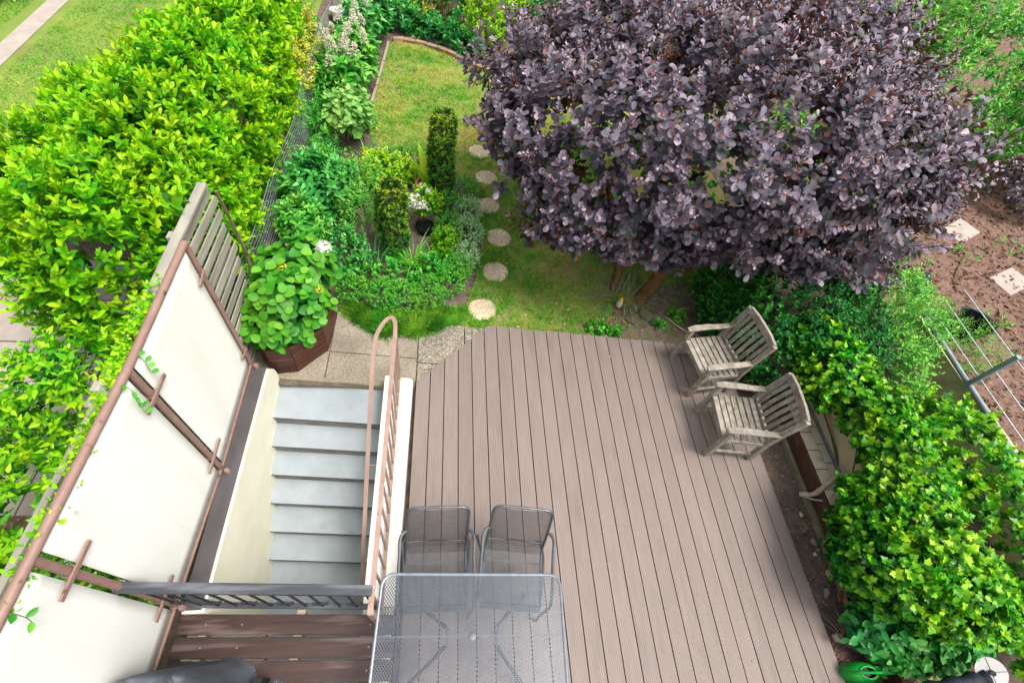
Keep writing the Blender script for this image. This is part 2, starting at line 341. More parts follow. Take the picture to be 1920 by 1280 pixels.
# ------------------------------------------------------------------ foliage engine
def T_diamond():
    v = [(0, 0, 0), (.45, .5, .06), (1, 0, -.05), (.45, -.5, .06)]; return np.array(v, float), [(0, 1, 2), (0, 2, 3)]
def T_oval(fold=.14, curl=.14):
    o = [(.12, .26), (.42, .5), (.76, .42)]
    v = [(0, 0, 0)] + [(u, w, fold * w * 2 - curl * u * u) for u, w in o] + [(1, 0, -curl)] + [(u, -w, fold * w * 2 - curl * u * u) for u, w in o[::-1]] + [(.45, 0, -curl * .2)]
    return np.array(v, float), [(0, 8, 2, 1), (8, 4, 3, 2), (0, 7, 6, 8), (8, 6, 5, 4)]
def T_round(fold=.1, curl=.16):
    o = [(.04, .24), (.25, .5), (.6, .5), (.86, .27)]
    v = [(0, 0, 0)] + [(u, w, fold * w * 2 - curl * u * u) for u, w in o] + [(1, 0, -curl * 1.2)] + [(u, -w, fold * w * 2 - curl * u * u) for u, w in o[::-1]] + [(.42, 0, -curl * .17)]
    return np.array(v, float), [(0, 10, 2, 1), (10, 5, 4, 3, 2), (0, 9, 8, 10), (10, 8, 7, 6, 5)]
def T_lance(fold=.12, curl=.2):
    o = [(.18, .36), (.42, .5), (.72, .28)]
    v = [(0, 0, 0)] + [(u, w, fold * w * 2 - curl * u * u) for u, w in o] + [(1, 0, -curl)] + [(u, -w, fold * w * 2 - curl * u * u) for u, w in o[::-1]] + [(.45, 0, -curl * .2)]
    return np.array(v, float), [(0, 8, 2, 1), (8, 4, 3, 2), (0, 7, 6, 8), (8, 6, 5, 4)]
def T_lobed(fold=.1, curl=.18):
    o = [(.02, .2), (.16, .46), (.33, .34), (.5, .56), (.62, .26), (.8, .2)]
    v = [(0, 0, 0)] + [(u, w, fold * w * 2 - curl * u * u) for u, w in o] + [(1, 0, -curl)] + [(u, -w, fold * w * 2 - curl * u * u) for u, w in o[::-1]] + [(.3, 0, 0), (.62, 0, -curl * .38)]
    return np.array(v, float), [(0, 14, 3, 2, 1), (14, 15, 5, 4, 3), (15, 7, 6, 5), (0, 13, 12, 11, 14), (14, 11, 10, 9, 15), (15, 9, 8, 7)]
def T_obov(fold=.12, curl=.12):
    o = [(.16, .2), (.45, .43), (.78, .47), (.95, .24)]
    v = [(0, 0, 0)] + [(u, w, fold * w * 2 - curl * u * u) for u, w in o] + [(1, 0, -curl)] + [(u, -w, fold * w * 2 - curl * u * u) for u, w in o[::-1]] + [(.5, 0, -curl * .25)]
    return np.array(v, float), [(0, 10, 2, 1), (10, 5, 4, 3, 2), (0, 9, 8, 10), (10, 8, 7, 6, 5)]
TP = dict(obov=T_obov(), diamond=T_diamond(), oval=T_oval(), round=T_round(), lance=T_lance(), lobed=T_lobed())

def np_mesh(name, V, loops, totals, tint, mat):
    me = bpy.data.meshes.new(name)
    V = np.ascontiguousarray(V, np.float32)
    me.vertices.add(len(V)); me.vertices.foreach_set('co', V.ravel())
    me.loops.add(len(loops)); me.loops.foreach_set('vertex_index', np.ascontiguousarray(loops, np.int32))
    st = np.concatenate([[0], np.cumsum(totals)[:-1]]).astype(np.int32)
    me.polygons.add(len(totals)); me.polygons.foreach_set('loop_start', st)
    try: me.polygons.foreach_set('loop_total', np.ascontiguousarray(totals, np.int32))
    except Exception: pass
    a = me.attributes.new('tint', 'FLOAT', 'POINT'); a.data.foreach_set('value', np.ascontiguousarray(tint, np.float32))
    me.materials.append(mat); me.update(calc_edges=True); me.validate()
    return me

def frames(D, Nn):
    D = D / (np.linalg.norm(D, axis=1)[:, None] + 1e-9)
    Nn = Nn - (Nn * D).sum(1)[:, None] * D
    Nn = Nn / (np.linalg.norm(Nn, axis=1)[:, None] + 1e-9)
    return D, np.cross(Nn, D), Nn

def leaf_mesh(name, lv, tmpl, wr, mat):
    P, D, Nn, L, T = lv
    D, S, Nn = frames(D, Nn)
    tv, tf = TP[tmpl]; k = len(tv); n = len(P)
    W = (np.asarray(wr) * np.ones(n)) * rng.uniform(.85, 1.15, n)
    V = P[:, None, :] + L[:, None, None] * (tv[None, :, 0:1] * D[:, None, :] + tv[None, :, 1:2] * W[:, None, None] * S[:, None, :] + tv[None, :, 2:3] * Nn[:, None, :])
    fl = np.array([i for f in tf for i in f]); ft = np.array([len(f) for f in tf])
    loops = (np.arange(n)[:, None] * k + fl[None, :]).ravel(); tot = np.tile(ft, n)
    return np_mesh(name, V.reshape(-1, 3), loops, tot, np.repeat(np.clip(T, 0, 1), k), mat)

def cat(*ls): return tuple(np.concatenate([l[i] for l in ls]) for i in range(5))
def sub(lv, m): return tuple(a[m] for a in lv)

def pick_visible(lv, K, cell=9.0):
    """indices of the K leaves that show largest from the photograph's standpoint"""
    P, D, Nn, L, T = lv
    c = (P + nrmv(D) * (L * .5)[:, None] - CAMP) @ CR
    dz = -c[:, 2]; f = 898.0
    px = 960 + f * c[:, 0] / dz; py = 640 - f * c[:, 1] / dz
    ok = (dz > .2) & (px > 0) & (px < 1920) & (py > 0) & (py < 1280)
    key = (np.floor(px / cell) * 1000 + np.floor(py / cell)).astype(np.int64)
    order = np.lexsort((dz, key)); key_o = key[order]
    first = np.concatenate([[True], key_o[1:] != key_o[:-1]])
    cand = order[first]; cand = cand[ok[cand]]
    view = nrmv(CAMP - P[cand]); fac = np.abs((nrmv(Nn[cand]) * view).sum(1))
    s = (L[cand] / dz[cand]) ** 2 * (fac + .1)
    return cand[np.argsort(-s)[:K]]
def nrmv(a): return a / (np.linalg.norm(a, axis=1)[:, None] + 1e-9)

def leaf_parts(lv, idx, tmpl, wr, mat, parent, name='leaf', local_inv=None, levels=6):
    tv, tf = TP[tmpl]; meshes = []
    for q in range(levels):
        v = tv * np.array([1, wr, 1]); fl = [i for f in tf for i in f]
        meshes.append(np_mesh(name, v, fl, [len(f) for f in tf], np.full(len(v), (q + .5) / levels), mat))
    P, D, Nn, L, T = sub(lv, idx); D, S, Nn = frames(D, Nn)
    inv = local_inv
    for i in range(len(P)):
        me = meshes[min(levels - 1, max(0, int(T[i] * levels)))]
        o = bpy.data.objects.new(name, me); COL.objects.link(o); o.parent = parent
        if inv is not None: o.matrix_parent_inverse = inv
        l = L[i]
        o.matrix_basis = Matrix([[D[i][r] * l, S[i][r] * l, Nn[i][r] * l, P[i][r]] for r in range(3)] + [[0, 0, 0, 1]])

def inv_of(root): return Matrix.Translation(-Vector(root.location))

def shoots(B, A, k, slen, L, el0=80, el1=25, taper=.5, tint=(.2, .8), jit=.12, lj=.32, tj=.15):
    """k leaves spiralling along each shoot that starts at B and runs along A"""
    M_ = len(B); A = nrmv(A)
    ref = np.where(np.abs(A[:, 2:3]) < .9, np.array([[0, 0, 1.]]), np.array([[1., 0, 0]]))
    U = nrmv(np.cross(A, ref)); W = np.cross(A, U)
    ph0 = rng.uniform(0, 2 * PI, M_)
    out = []
    sl = np.asarray(slen) * np.ones(M_) * rng.uniform(.75, 1.25, M_)
    for j in range(k):
        t = (j + .5) / k
        ph = ph0 + j * 2.399 + rng.normal(0, .25, M_)
        el = np.radians(el0 + (el1 - el0) * t) + rng.normal(0, .15, M_)
        R_ = np.cos(ph)[:, None] * U + np.sin(ph)[:, None] * W
        D = A * np.cos(el)[:, None] + R_ * np.sin(el)[:, None] + rng.normal(0, jit, (M_, 3))
        Nn = A * np.sin(el)[:, None] - R_ * np.cos(el)[:, None] + rng.normal(0, jit, (M_, 3))
        P = B + A * (sl * t)[:, None]
        LL = L * (1 - taper * t) * rng.uniform(1 - lj, 1 + lj, M_)
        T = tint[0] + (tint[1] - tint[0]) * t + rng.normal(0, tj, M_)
        out.append((P, D, Nn, LL, T))
    return cat(*out)

def on_lumps(lumps, n, inner=.72, zmin=-.55, cut=.8, bump=.1):
    """points and outward directions on the joint outline of several ellipsoids"""
    lp = np.array(lumps, float); ar = (lp[:, 3] * lp[:, 4] + lp[:, 4] * lp[:, 5] + lp[:, 3] * lp[:, 5]); pr = ar / ar.sum()
    Ps, Ns = [], []
    got = 0
    while got < n:
        i = rng.choice(len(lp), n * 2, p=pr); d = nrmv(rng.normal(size=(n * 2, 3)))
        ok = d[:, 2] > zmin; i, d = i[ok], d[ok]
        c, r = lp[i, :3], lp[i, 3:6]
        rad = 1 - (1 - inner) * rng.random(len(i)) ** 2
        rad = rad * (1 + bump * np.sin(d[:, 0] * 7 + i) * np.sin(d[:, 1] * 6 + 2 * i) + bump * .6 * np.sin(d[:, 2] * 9 + d[:, 0] * 5))
        P = c + d * r * rad[:, None]; Nn = nrmv(d / r)
        keep = np.ones(len(P), bool)
        for q in range(len(lp)):
            e = (((P - lp[q, :3]) / lp[q, 3:6]) ** 2).sum(1)
            keep &= ~((e < cut ** 2) & (i != q))
        Ps.append(P[keep]); Ns.append(Nn[keep]); got += keep.sum()
    return np.concatenate(Ps)[:n], np.concatenate(Ns)[:n]

def bush(name, label, catg, base, lumps, n, k, slen, L, tmpl, wr, mat, up=.5, el=(80, 25), taper=.4, tint=(.15, .75),
         big=0, group=None, inner=.7, zmin=-.55, jit=.15, bump=.1, stems=4, part='foliage', root=None, stem_mat=None, cut=.8, tj=.15, topgain=0.0):
    if root is None: root = thing(name, label, catg, base, 0, group)
    P, Nn = on_lumps(lumps, n, inner, zmin, cut, bump)
    A = nrmv(Nn * (1 - up) + np.array([0, 0, up]) + rng.normal(0, .25, Nn.shape))
    lv = shoots(P - A * slen * .6, A, k, slen, L, el[0], el[1], taper, tint, jit, tj=tj)
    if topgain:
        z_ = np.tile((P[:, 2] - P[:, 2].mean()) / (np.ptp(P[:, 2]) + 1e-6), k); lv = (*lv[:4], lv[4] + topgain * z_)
    return root, put_leaves(root, lv, tmpl, wr, mat, big, part, stems, lumps, base, stem_mat)

def put_leaves(root, lv, tmpl, wr, mat, big=0, part='foliage', stems=0, lumps=None, base=None, stem_mat=None, leafname='leaf'):
    m = np.ones(len(lv[0]), bool)
    if big:
        idx = pick_visible(lv, big); m[idx] = False
    if stems:
        for i in range(stems):
            l = lumps[i % len(lumps)]
            tip = np.array(l[:3]) + rng.normal(0, .3, 3) * np.array(l[3:6])
            b = np.array(base) + np.array([rng.normal(0, .04), rng.normal(0, .04), -.03])
            mid = b * .5 + tip * .5 + np.array([*rng.normal(0, .04, 2), .03])
            MB().tube([b, mid, tip], [.014, .010, .004], 6).build('stem', stem_mat or MT['stem'], root)
    if m.any():
        o = bpy.data.objects.new(part, leaf_mesh(part, sub(lv, m), tmpl, wr, mat)); link(o, root); o['kind'] = 'stuff'
    if big:
        leaf_parts(lv, idx, tmpl, wr, mat, root, leafname, inv_of(root))
    return lv

def blades_np(B, az, lean, Ln, Wd, arch, T, seg=4, twist=.3):
    """strap leaves: strips that rise from B, lean out along az and arch over"""
    n = len(B); t = np.linspace(0, 1, seg + 1)
    hd = np.stack([np.cos(az), np.sin(az), np.zeros(n)], 1)
    sa = az + PI / 2 + rng.normal(0, twist, n); sd = np.stack([np.cos(sa), np.sin(sa), np.zeros(n)], 1)
    V = np.zeros((n, seg + 1, 2, 3))
    for i, tt in enumerate(t):
        r = Ln * (np.sin(lean) * tt + arch * tt ** 2 * .7); z = Ln * (np.cos(lean) * tt - arch * tt ** 2.4 * .55)
        c = B + hd * r[:, None]; c[:, 2] += z
        w = Wd * (1 - tt ** 2.2) * .5 + .0004
        V[:, i, 0] = c - sd * w[:, None]; V[:, i, 1] = c + sd * w[:, None]
    k = 2 * (seg + 1)
    fl = np.array([[2 * i, 2 * i + 1, 2 * i + 3, 2 * i + 2] for i in range(seg)]).ravel()
    loops = (np.arange(n)[:, None] * k + fl[None]).ravel()
    return V.reshape(-1, 3), loops, np.full(n * seg, 4), np.repeat(np.clip(T, 0, 1), k)

def clump(name, label, catg, base, n, Ln, Wd, mat, rad=.08, lean=(.1, .5), arch=(.1, .5), root=None, group=None, parts=True, tint=(.2, .9)):
    root = root or thing(name, label, catg, base, 0, group)
    b = np.array(base); 
    az = rng.uniform(0, 2 * PI, n); rr = rad * np.sqrt(rng.random(n))
    B = b + np.stack([np.cos(az) * rr, np.sin(az) * rr, np.full(n, -.02)], 1)
    le = rng.uniform(*lean, n); ar = rng.uniform(*arch, n); LL = Ln * rng.uniform(.6, 1.1, n); T = rng.uniform(*tint, n)
    if parts:
        for i in range(n):
            s = slice(i, i + 1)
            me = np_mesh('leaf', *blades_np(B[s], az[s] + rng.normal(0, .3, 1), le[s], LL[s], np.full(1, Wd), ar[s], T[s], 5), mat)
            link(bpy.data.objects.new('leaf', me), root)
    else:
        o = bpy.data.objects.new('foliage', np_mesh('foliage', *blades_np(B, az + rng.normal(0, .3, n), le, LL, np.full(n, Wd), ar, T, 4), mat)); link(o, root); o['kind'] = 'stuff'
    return root

def vnoise(x, y, s, seed=0):
    """smooth value noise on the ground, 0..1"""
    x = np.asarray(x) * s + 100 + seed * 17.3; y = np.asarray(y) * s + 100 + seed * 9.1
    xi, yi = np.floor(x), np.floor(y); fx, fy = x - xi, y - yi
    fx = fx * fx * (3 - 2 * fx); fy = fy * fy * (3 - 2 * fy)
    h = lambda a, b: np.modf(np.abs(np.sin(a * 127.1 + b * 311.7 + seed * 13.7) * 43758.5453))[0]
    return (h(xi, yi) * (1 - fx) + h(xi + 1, yi) * fx) * (1 - fy) + (h(xi, yi + 1) * (1 - fx) + h(xi + 1, yi + 1) * fx) * fy

def inpoly(x, y, poly):
    ins = np.zeros(len(x), bool); n = len(poly)
    for i in range(n):
        x1, y1 = poly[i]; x2, y2 = poly[(i + 1) % n]
        c = ((y1 > y) != (y2 > y)) & (x < (x2 - x1) * (y - y1) / (y2 - y1 + 1e-12) + x1); ins ^= c
    return ins

def expanded(S, nu, nv, w, name, mat, parent, local=True):
    """expanded-metal sheet: zigzag strands that touch at every second knee; S maps (u,v) in 0..1 to space"""
    u = (np.arange(nu)[:, None] + .5) / nu; jv = np.arange(nv + 1)[None, :]
    amp = .5 / nu * .96
    zig = np.where((jv + np.arange(nu)[:, None]) % 2 == 0, 1.0, -1.0) * amp
    uu = u + zig; vv = jv / nv * np.ones_like(uu)
    hw = w
    P0 = S(np.clip(uu - hw, 0, 1), vv); P1 = S(np.clip(uu + hw, 0, 1), vv)
    V = np.stack([P0, P1], 2).reshape(-1, 3); K = 2 * (nv + 1)
    i = np.arange(nu)[:, None] * K; j = np.arange(nv)[None, :] * 2
    q = np.stack([i + j, i + j + 1, i + j + 3, i + j + 2], -1).reshape(-1)
    me = np_mesh(name, V, q, np.full(nu * nv, 4), np.zeros(len(V)), mat)
    o = bpy.data.objects.new(name, me); link(o, parent, local); return o
# ------------------------------------------------------------------ the setting
GZ = -0.09
def struct(name, mb, mat, **k):
    o = mb.build(name, mat, **k); o['kind'] = 'structure'; return o
HX0, HX1, HY0, HY1 = -1.77, -.24, -1.6, 2.62            # the stairwell opening in the ground
g = MB()
for x0, x1, y0, y1 in ((-90, HX0, -90, 120), (HX1, 90, -90, 120), (HX0, HX1, -90, HY0), (HX0, HX1, HY1, 120)):
    g.sheet([(x0, y0), (x1, y0), (x1, y1), (x0, y1)], GZ - .012)
struct('ground', g, MT['soil'])
LAWN = [(.3, 3.42), (.36, 3.8), (.5, 4.3), (.58, 4.9), (.52, 5.5), (.42, 6.0), (.25, 6.42), (-.5, 6.75), (-1.1, 7.0), (-1.22, 7.7), (-1.17, 8.6), (-1.1, 10.28),
        (-.9, 10.5), (-.4, 10.42), (.1, 10.15), (.57, 9.8), (1.5, 9.3), (3, 9), (4.6, 8.5), (5, 4.6), (4.1, 3.6), (3.6, 3.1), (.62, 3.36)]
struct('lawn', MB().sheet(LAWN, GZ), MT['lawnsheet'])
struct('neighbour_lawn', MB().sheet([(-2.6, 4.5), (-2.6, 16), (-14, 16), (-14, 4.5)], GZ), MT['nb_lawn'])
struct('neighbour_path', MB().sheet([(-6.9, 4.5), (-6.6, 4.5), (-6.85, 16), (-7.15, 16)], GZ + .008), MT['nbpave'])
np_ = struct('neighbour_paving', MB().sheet([(-2.4, -2), (-2.4, 4.3), (-8, 4.3), (-8, -2)], GZ), MT['nb_soil'])
sl = MB().box((0, 0, 0), (.56, .56, .05)).mesh('slab', MT['nbpave'])
for i in range(6):
    for j in range(5):
        inst('paving_slab', sl, np_, (-3.1 - i * .575, 1.6 + j * .575, GZ + .012 + random.uniform(-.003, .003)))
struct('neighbour_soil_bed', MB().sheet([(6.1, -4), (40, -4), (40, 30), (6.1, 30)], GZ), MT['nb_soil'])

# paved landing at the head of the stairs
pv = MB().sheet([(-1.9, 2.63), (.62, 2.63), (.62, 3.62), (-1.9, 3.62)], GZ - .004)
pv = struct('paving', pv, MT['soil'])
def slab(x0, x1, y0, y1, mat, sk=-.066, z1=-.07):
    p = [(x0, y0 + sk * (x0 + 1)), (x1, y0 + sk * (x1 + 1)), (x1, y1 + sk * (x1 + 1)), (x0, y1 + sk * (x0 + 1))]
    m = MB().prism(p, -.115, z1 + random.uniform(-.003, .003)); return m.build('paving_slab', mat, pv, bev=.006)
slab(-1.9, -1.16, 2.655, 3.03, MT['conc']); slab(-1.9, -1.16, 3.04, 3.6, MT['conc'])
slab(-1.15, -.205, 2.655, 3.03, MT['conc']); slab(-1.15, -.205, 3.04, 3.6, MT['conc'])
slab(-.195, .33, 2.5, 2.98, MT['aggr']); slab(-.195, .33, 2.99, 3.55, MT['aggr']); slab(.34, .62, 2.99, 3.55, MT['aggr'])

# ------------------------------------------------------------------ stairwell
st = thing('cellar_stairs', 'pale grey painted concrete steps going down between cream walls', 'stairs', (-1.07, 2.3, -.2))
def skew(x): return -.066 * (x + 1.07)
XL, XR = -1.615, -.505
for i in range(9):
    z = -.168 - .172 * i; yn = 2.25 - .236 * i; yb = 2.655 if i == 0 else 2.25 - .236 * (i - 1) + .03
    m = MB(); nos = .018
    P_ = []
    for x in (XL, XR):
        P_ += [(x, yn + skew(x), z), (x, yn + skew(x), z - .035), (x, yn + nos + skew(x), z - .04), (x, yn + nos + skew(x), z - .172), (x, yb + skew(x), z - .172), (x, yb + skew(x), z)]
    m.add(P_, [(0, 6, 7, 1), (1, 7, 8, 2), (2, 8, 9, 3), (3, 9, 10, 4), (4, 10, 11, 5), (5, 11, 6, 0), (0, 1, 2, 3, 4, 5), (6, 11, 10, 9, 8, 7)])
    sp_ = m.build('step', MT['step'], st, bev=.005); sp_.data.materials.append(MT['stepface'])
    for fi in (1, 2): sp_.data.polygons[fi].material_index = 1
    MB().add([(x, yn + dy + skew(x), zz_) for x in (XL + .002, XR - .002) for dy, zz_ in ((-.004, z - .008), (-.004, z - .022), (.004, z - .022), (.004, z - .008))], [(0, 1, 2, 3), (7, 6, 5, 4), (0, 4, 5, 1), (1, 5, 6, 2), (2, 6, 7, 3), (3, 7, 4, 0)]).build('nosing', MT['nosing'], st)
m = MB().prism([(XL, 2.65 + skew(XL)), (XR, 2.65 + skew(XR)), (XR, 2.70 + skew(XR)), (XL, 2.70 + skew(XL))], -.4, -.071)
m.build('edge_stone', MT['mossedge'], st, bev=.008)
MB().bx(XL, XR, -1.6, .34, -1.75, -1.68).build('cellar_floor', MT['step'], st)
# cream left wall with its rounded far end, and the dark ledge on top
lw = thing('stair_wall', 'cream stair wall with dark grey ledge below the white privacy screen', 'wall', (-1.7, 1, 0))
prof = [(.5, -1.8), (2.70, -1.8), (2.70, -.10), (2.705, -.03), (2.70, .06), (2.675, .14), (2.64, .2), (2.59, .245), (2.53, .262), (.5, .262)]
m = MB(); n = len(prof)
m.add([(-1.765, y, z) for y, z in prof] + [(-1.612, y, z) for y, z in prof], [tuple(range(n)), tuple(range(2 * n - 1, n - 1, -1))] + [(i, n + i, n + (i + 1) % n, (i + 1) % n) for i in range(n)])
m.build('wall', MT['wallwhite'], lw, bev=.004)
MB().bx(-1.767, -1.632, .52, 2.605, .264, .281).build('ledge', MT['ledge'], lw, bev=.004)
# white wall between stairs and deck
rw = thing('low_wall', 'low white wall carrying the brown railing beside the deck', 'wall', (-.37, 1.5, 0))
m = MB()
pl = [(-.505, .50), (-.245, .50), (-.226, 2.60), (-.245, 2.62), (-.50, 2.655), (-.515, 2.64)]
m.prism(pl, -1.8, .10); m.build('wall', MT['walltop'], rw, bev=.018, seg=3)
MB().bx(-1.765, -1.64, -1.6, .495, -1.8, .05).build('wall_foot', MT['wallwhite'], lw)
MB().bx(-.505, -.27, -1.6, .495, -1.8, .02).build('wall_foot', MT['wallwhite'], rw)

# ------------------------------------------------------------------ timber platform over the stairs
pf = thing('timber_platform', 'dark brown stained board platform bridging the stairwell by the house', 'platform', (-1.0, 0, .2))
for i in range(7):
    y1 = .468 - .146 * i
    m = MB(); sk = lambda x: -.05 * (x + 1.0)
    m.add([(x, y + sk(x), z) for x in (-1.79, -.235) for y, z in ((y1 - .134, .17), (y1, .17), (y1, .2), (y1 - .134, .2))],
          [(0, 1, 2, 3), (7, 6, 5, 4), (0, 4, 5, 1), (1, 5, 6, 2), (2, 6, 7, 3), (3, 7, 4, 0)])
    m.build('board', MT['plat'], pf, bev=.004)
    for x in (-1.6, -1.35, -.42):
        MB().lathe([(.0055, .2), (.0055, .2015), (0, .2018)], (x, y1 - .067 + sk(x), 0), 8).build('screw', MT['steel'], pf)
for x in (-1.62, -.95, -.36): MB().bx(x - .03, x + .03, -.6, .50, .06, .168).build('joist', MT['joist'], pf)

# ------------------------------------------------------------------ deck
dk = thing('deck', 'taupe grooved composite board deck with one corner cut off', 'deck', (1.7, 1.5, 0))
DX0, PITCH, BW = -.19, .1512, .1424
def yfar(x):
    ch = 2.64 + (x + .21) * (3.40 - 2.64) / .80
    fr = 3.435 - (x - .59) * .0705
    return min(ch, fr)
NG = 8
for i in range(25):
    x0 = DX0 + i * PITCH; top = []
    gw = BW / NG
    for gi in range(NG):
        a = x0 + gi * gw
        top += [(a + gw * .06, 0), (a + gw * .62, 0), (a + gw * .68, -.0011), (a + gw * .99, -.0011)]
    pr = [(x0, -.024), (x0, -.002)] + top + [(x0 + BW, -.002), (x0 + BW, -.024)]
    n = len(pr); dz = random.uniform(-.0012, .0012); jy = random.uniform(-.004, .004)
    xs = [x for x, z in pr]
    vs_ = [(x, -.75, z + dz) for x, z in pr] + [(x, yfar(x) + jy, z + dz) for x, z in pr]
    fs_ = [(k, n + k, n + (k + 1) % n, (k + 1) % n) for k in range(n)] + [tuple(range(n)), tuple(range(2 * n - 1, n - 1, -1))]
    MB().add(vs_, fs_).build('deck_board', MT['deck'], dk)
xr = DX0 + 25 * PITCH - .005
MB().prism([(-.18, -.7), (xr - .01, -.7), (xr - .01, yfar(xr) - .015), (.60, yfar(.6) - .02), (-.18, yfar(-.18) - .02)], -.1, -.027).build('frame', MT['deck_dark'], dk)

# ------------------------------------------------------------------ privacy screen of white panels in a brown pipe frame
sn = thing('privacy_screen', 'tall white fabric privacy screen in a brown pipe frame', 'privacy screen', (-1.79, 1.2, .28))
PO = [(-1.775, 2.63), (-1.768, 1.585), (-1.81, .565), (-1.85, -.5)]
ZB, ZT = .285, 1.895
for (x, y) in PO: MB().tube([(x, y, ZB - .0), (x, y, ZT)], .024, 12).build('post', MT['pipe'], sn, smooth=True)
m = MB().tube([(x, y, ZT) for x, y in PO], .026, 12); m.build('top_pipe', MT['pipe'], sn, smooth=True)
m = MB().bar([(x + .003, y, ZB + .012) for x, y in PO], .03, .022); m.build('bottom_bar', MT['pipe'], sn, bev=.003)
for i in range(3):
    a = np.array(PO[i]); b = np.array(PO[i + 1]); d = (b - a) / np.linalg.norm(b - a); nx = np.array([-d[1], d[0]])
    p, q = a + d * .045, b - d * .045
    ns = 14; V = []; F = []
    for s_ in range(ns + 1):
        for t_ in range(ns + 1):
            c = p + (q - p) * s_ / ns; bulge = .008 * math.sin(PI * s_ / ns) * math.sin(PI * t_ / ns)
            V.append((c[0] + nx[0] * bulge, c[1] + nx[1] * bulge, ZB + .035 + (ZT - ZB - .07) * t_ / ns))
    for s_ in range(ns):
        for t_ in range(ns): F.append((s_ * (ns + 1) + t_, (s_ + 1) * (ns + 1) + t_, (s_ + 1) * (ns + 1) + t_ + 1, s_ * (ns + 1) + t_ + 1))
    o = MB().add(V, F).build('panel', MT['panel'], sn, smooth=True)
    sd_ = o.modifiers.new('s', 'SOLIDIFY'); sd_.thickness = .006
for j, (x, y) in enumerate(PO):
    for z in ((.56, 1.6)):
        t = random.uniform(-.02, .02)
        h0, h1 = (.15, .14) if j else (.0, .13)
        m = MB().bar([(x + .034, y - h1, z + t), (x + .034, y + h0, z - t)], .012, .03)
        m.build('bracket', MT['pipe'], sn, bev=.001)
        MB().tube([(x + .03 * math.cos(a) - .0, y + .031 * math.sin(a), z) for a in np.linspace(0, 2 * PI, 13)[:-1]], .004, 6, closed=True).build('pipe_clip', MT['pipe'], sn)
    MB().lathe([(.024, 0), (.024, .04), (.018, .05)], (x + .06, y - .03, .283), 10).build('foot', MT['pipe'], sn, smooth=True)

# ------------------------------------------------------------------ brown railing on the low wall with the looping stair handrail
rl = thing('stair_railing', 'brown flat bar railing with looped handrail on the low white wall', 'railing', (-.37, 1.5, .1))
def bez(p, n=8):
    out = []
    for i in range(len(p) - 1):
        p0 = np.array(p[max(i - 1, 0)]); p1 = np.array(p[i]); p2 = np.array(p[i + 1]); p3 = np.array(p[min(i + 2, len(p) - 1)])
        for t in np.linspace(0, 1, n, endpoint=False):
            out.append(.5 * ((2 * p1) + (-p0 + p2) * t + (2 * p0 - 5 * p1 + 4 * p2 - p3) * t ** 2 + (-p0 + 3 * p1 - 3 * p2 + p3) * t ** 3))
    out.append(np.array(p[-1], float)); return out
lp_ = [(-.352, .36, 1.0), (-.352, .9, 1.0), (-.358, 2.3, 1.0), (-.360, 2.55, 1.0), (-.372, 2.68, .998), (-.405, 2.735, .99), (-.455, 2.715, .975), (-.51, 2.62, .95), (-.54, 2.5, .90), (-.556, 2.2, .70), (-.568, 1.4, .16), (-.575, .6, -.40)]
m = MB().bar(bez(lp_, 7), .036, .009); m.build('handrail', MT['rail_brown'], rl)
MB().beam((-.352, .36, .145), (-.36, 2.6, .145), .03, .009).build('bottom_rail', MT['rail_brown'], rl)
NB = 15
for i in range(NB):
    y = .47 + (2.58 - .47) * i / (NB - 1); x = -.352 - .008 * (y - .36) / 2.2
    big_ = i in (0, 7, NB - 1)
    MB().box((x, y, (.10 + .995) / 2 if big_ else (.15 + .995) / 2), (.028 if big_ else .02, .012, .895 if big_ else .845)).build('post' if big_ else 'baluster', MT['rail_brown'], rl, bev=.001)
for y in (.42, .98, 1.52, 2.03, 2.5): MB().lathe([(.011, 0), (.010, .005), (.005, .008), (0, .009)], (-.354, y, 1.0045), 10).build('bolt', MT['rail_brown'], rl, smooth=True)
MB().box((-.35, .37, .6), (.04, .03, .79)).build('end_post', MT['rail_brown'], rl, bev=.002)
for y in (1.62, .95):
    z = .16 + (y - 1.4) * .70
    MB().tube([(-.562, y, z - .004), (-.562, y, z - .05), (-.54, y, z - .065), (-.505, y, z - .065)], .006, 6).build('bracket', MT['rail_brown'], rl)

# ------------------------------------------------------------------ dark railing across the platform
br = thing('platform_railing', 'dark grey wooden railing with iron balusters across the platform edge', 'railing', (-1.08, .53, .2))
A_, B_ = np.array((-1.83, .562, 1.09)), np.array((-.345, .482, 1.09))
MB().beam(A_, B_, .064, .035).build('top_rail', MT['darkrail'], br, bev=.006)
MB().beam(A_ * [1, 1, 0] + [0.02, 0, .27], B_ * [1, 1, 0] + [0, 0, .27], .04, .03).build('bottom_rail', MT['darkrail'], br, bev=.004)
nb = 12
for i in range(nb):
    p = A_ + (B_ - A_) * (i + .55) / nb
    MB().tube([(p[0], p[1], .27), (p[0], p[1], 1.08)], .008, 8).build('baluster', MT['darkiron'], br)
    if i % 2 == 0:
        for zc, hw in ((.93, .05), (.42, .05)):
            m = MB().box((p[0], p[1], zc), (hw * 2, .016, .02)); m.box((p[0], p[1], zc + .03), (.05, .018, .012)); m.box((p[0], p[1], zc - .03), (.05, .018, .012))
            m.box((p[0] - hw, p[1], zc), (.014, .022, .03)); m.box((p[0] + hw, p[1], zc), (.014, .022, .03))
            m.build('ornament', MT['darkiron'], br, bev=.003)
for z in (1.09, .3):
    MB().tube([(-1.81 + .034 * math.cos(a), .565 + .05 * math.sin(a) * .7, z) for a in np.linspace(0, 2 * PI, 13)[:-1]], .0035, 5, closed=True).build('wire_tie', MT['wire'], br)
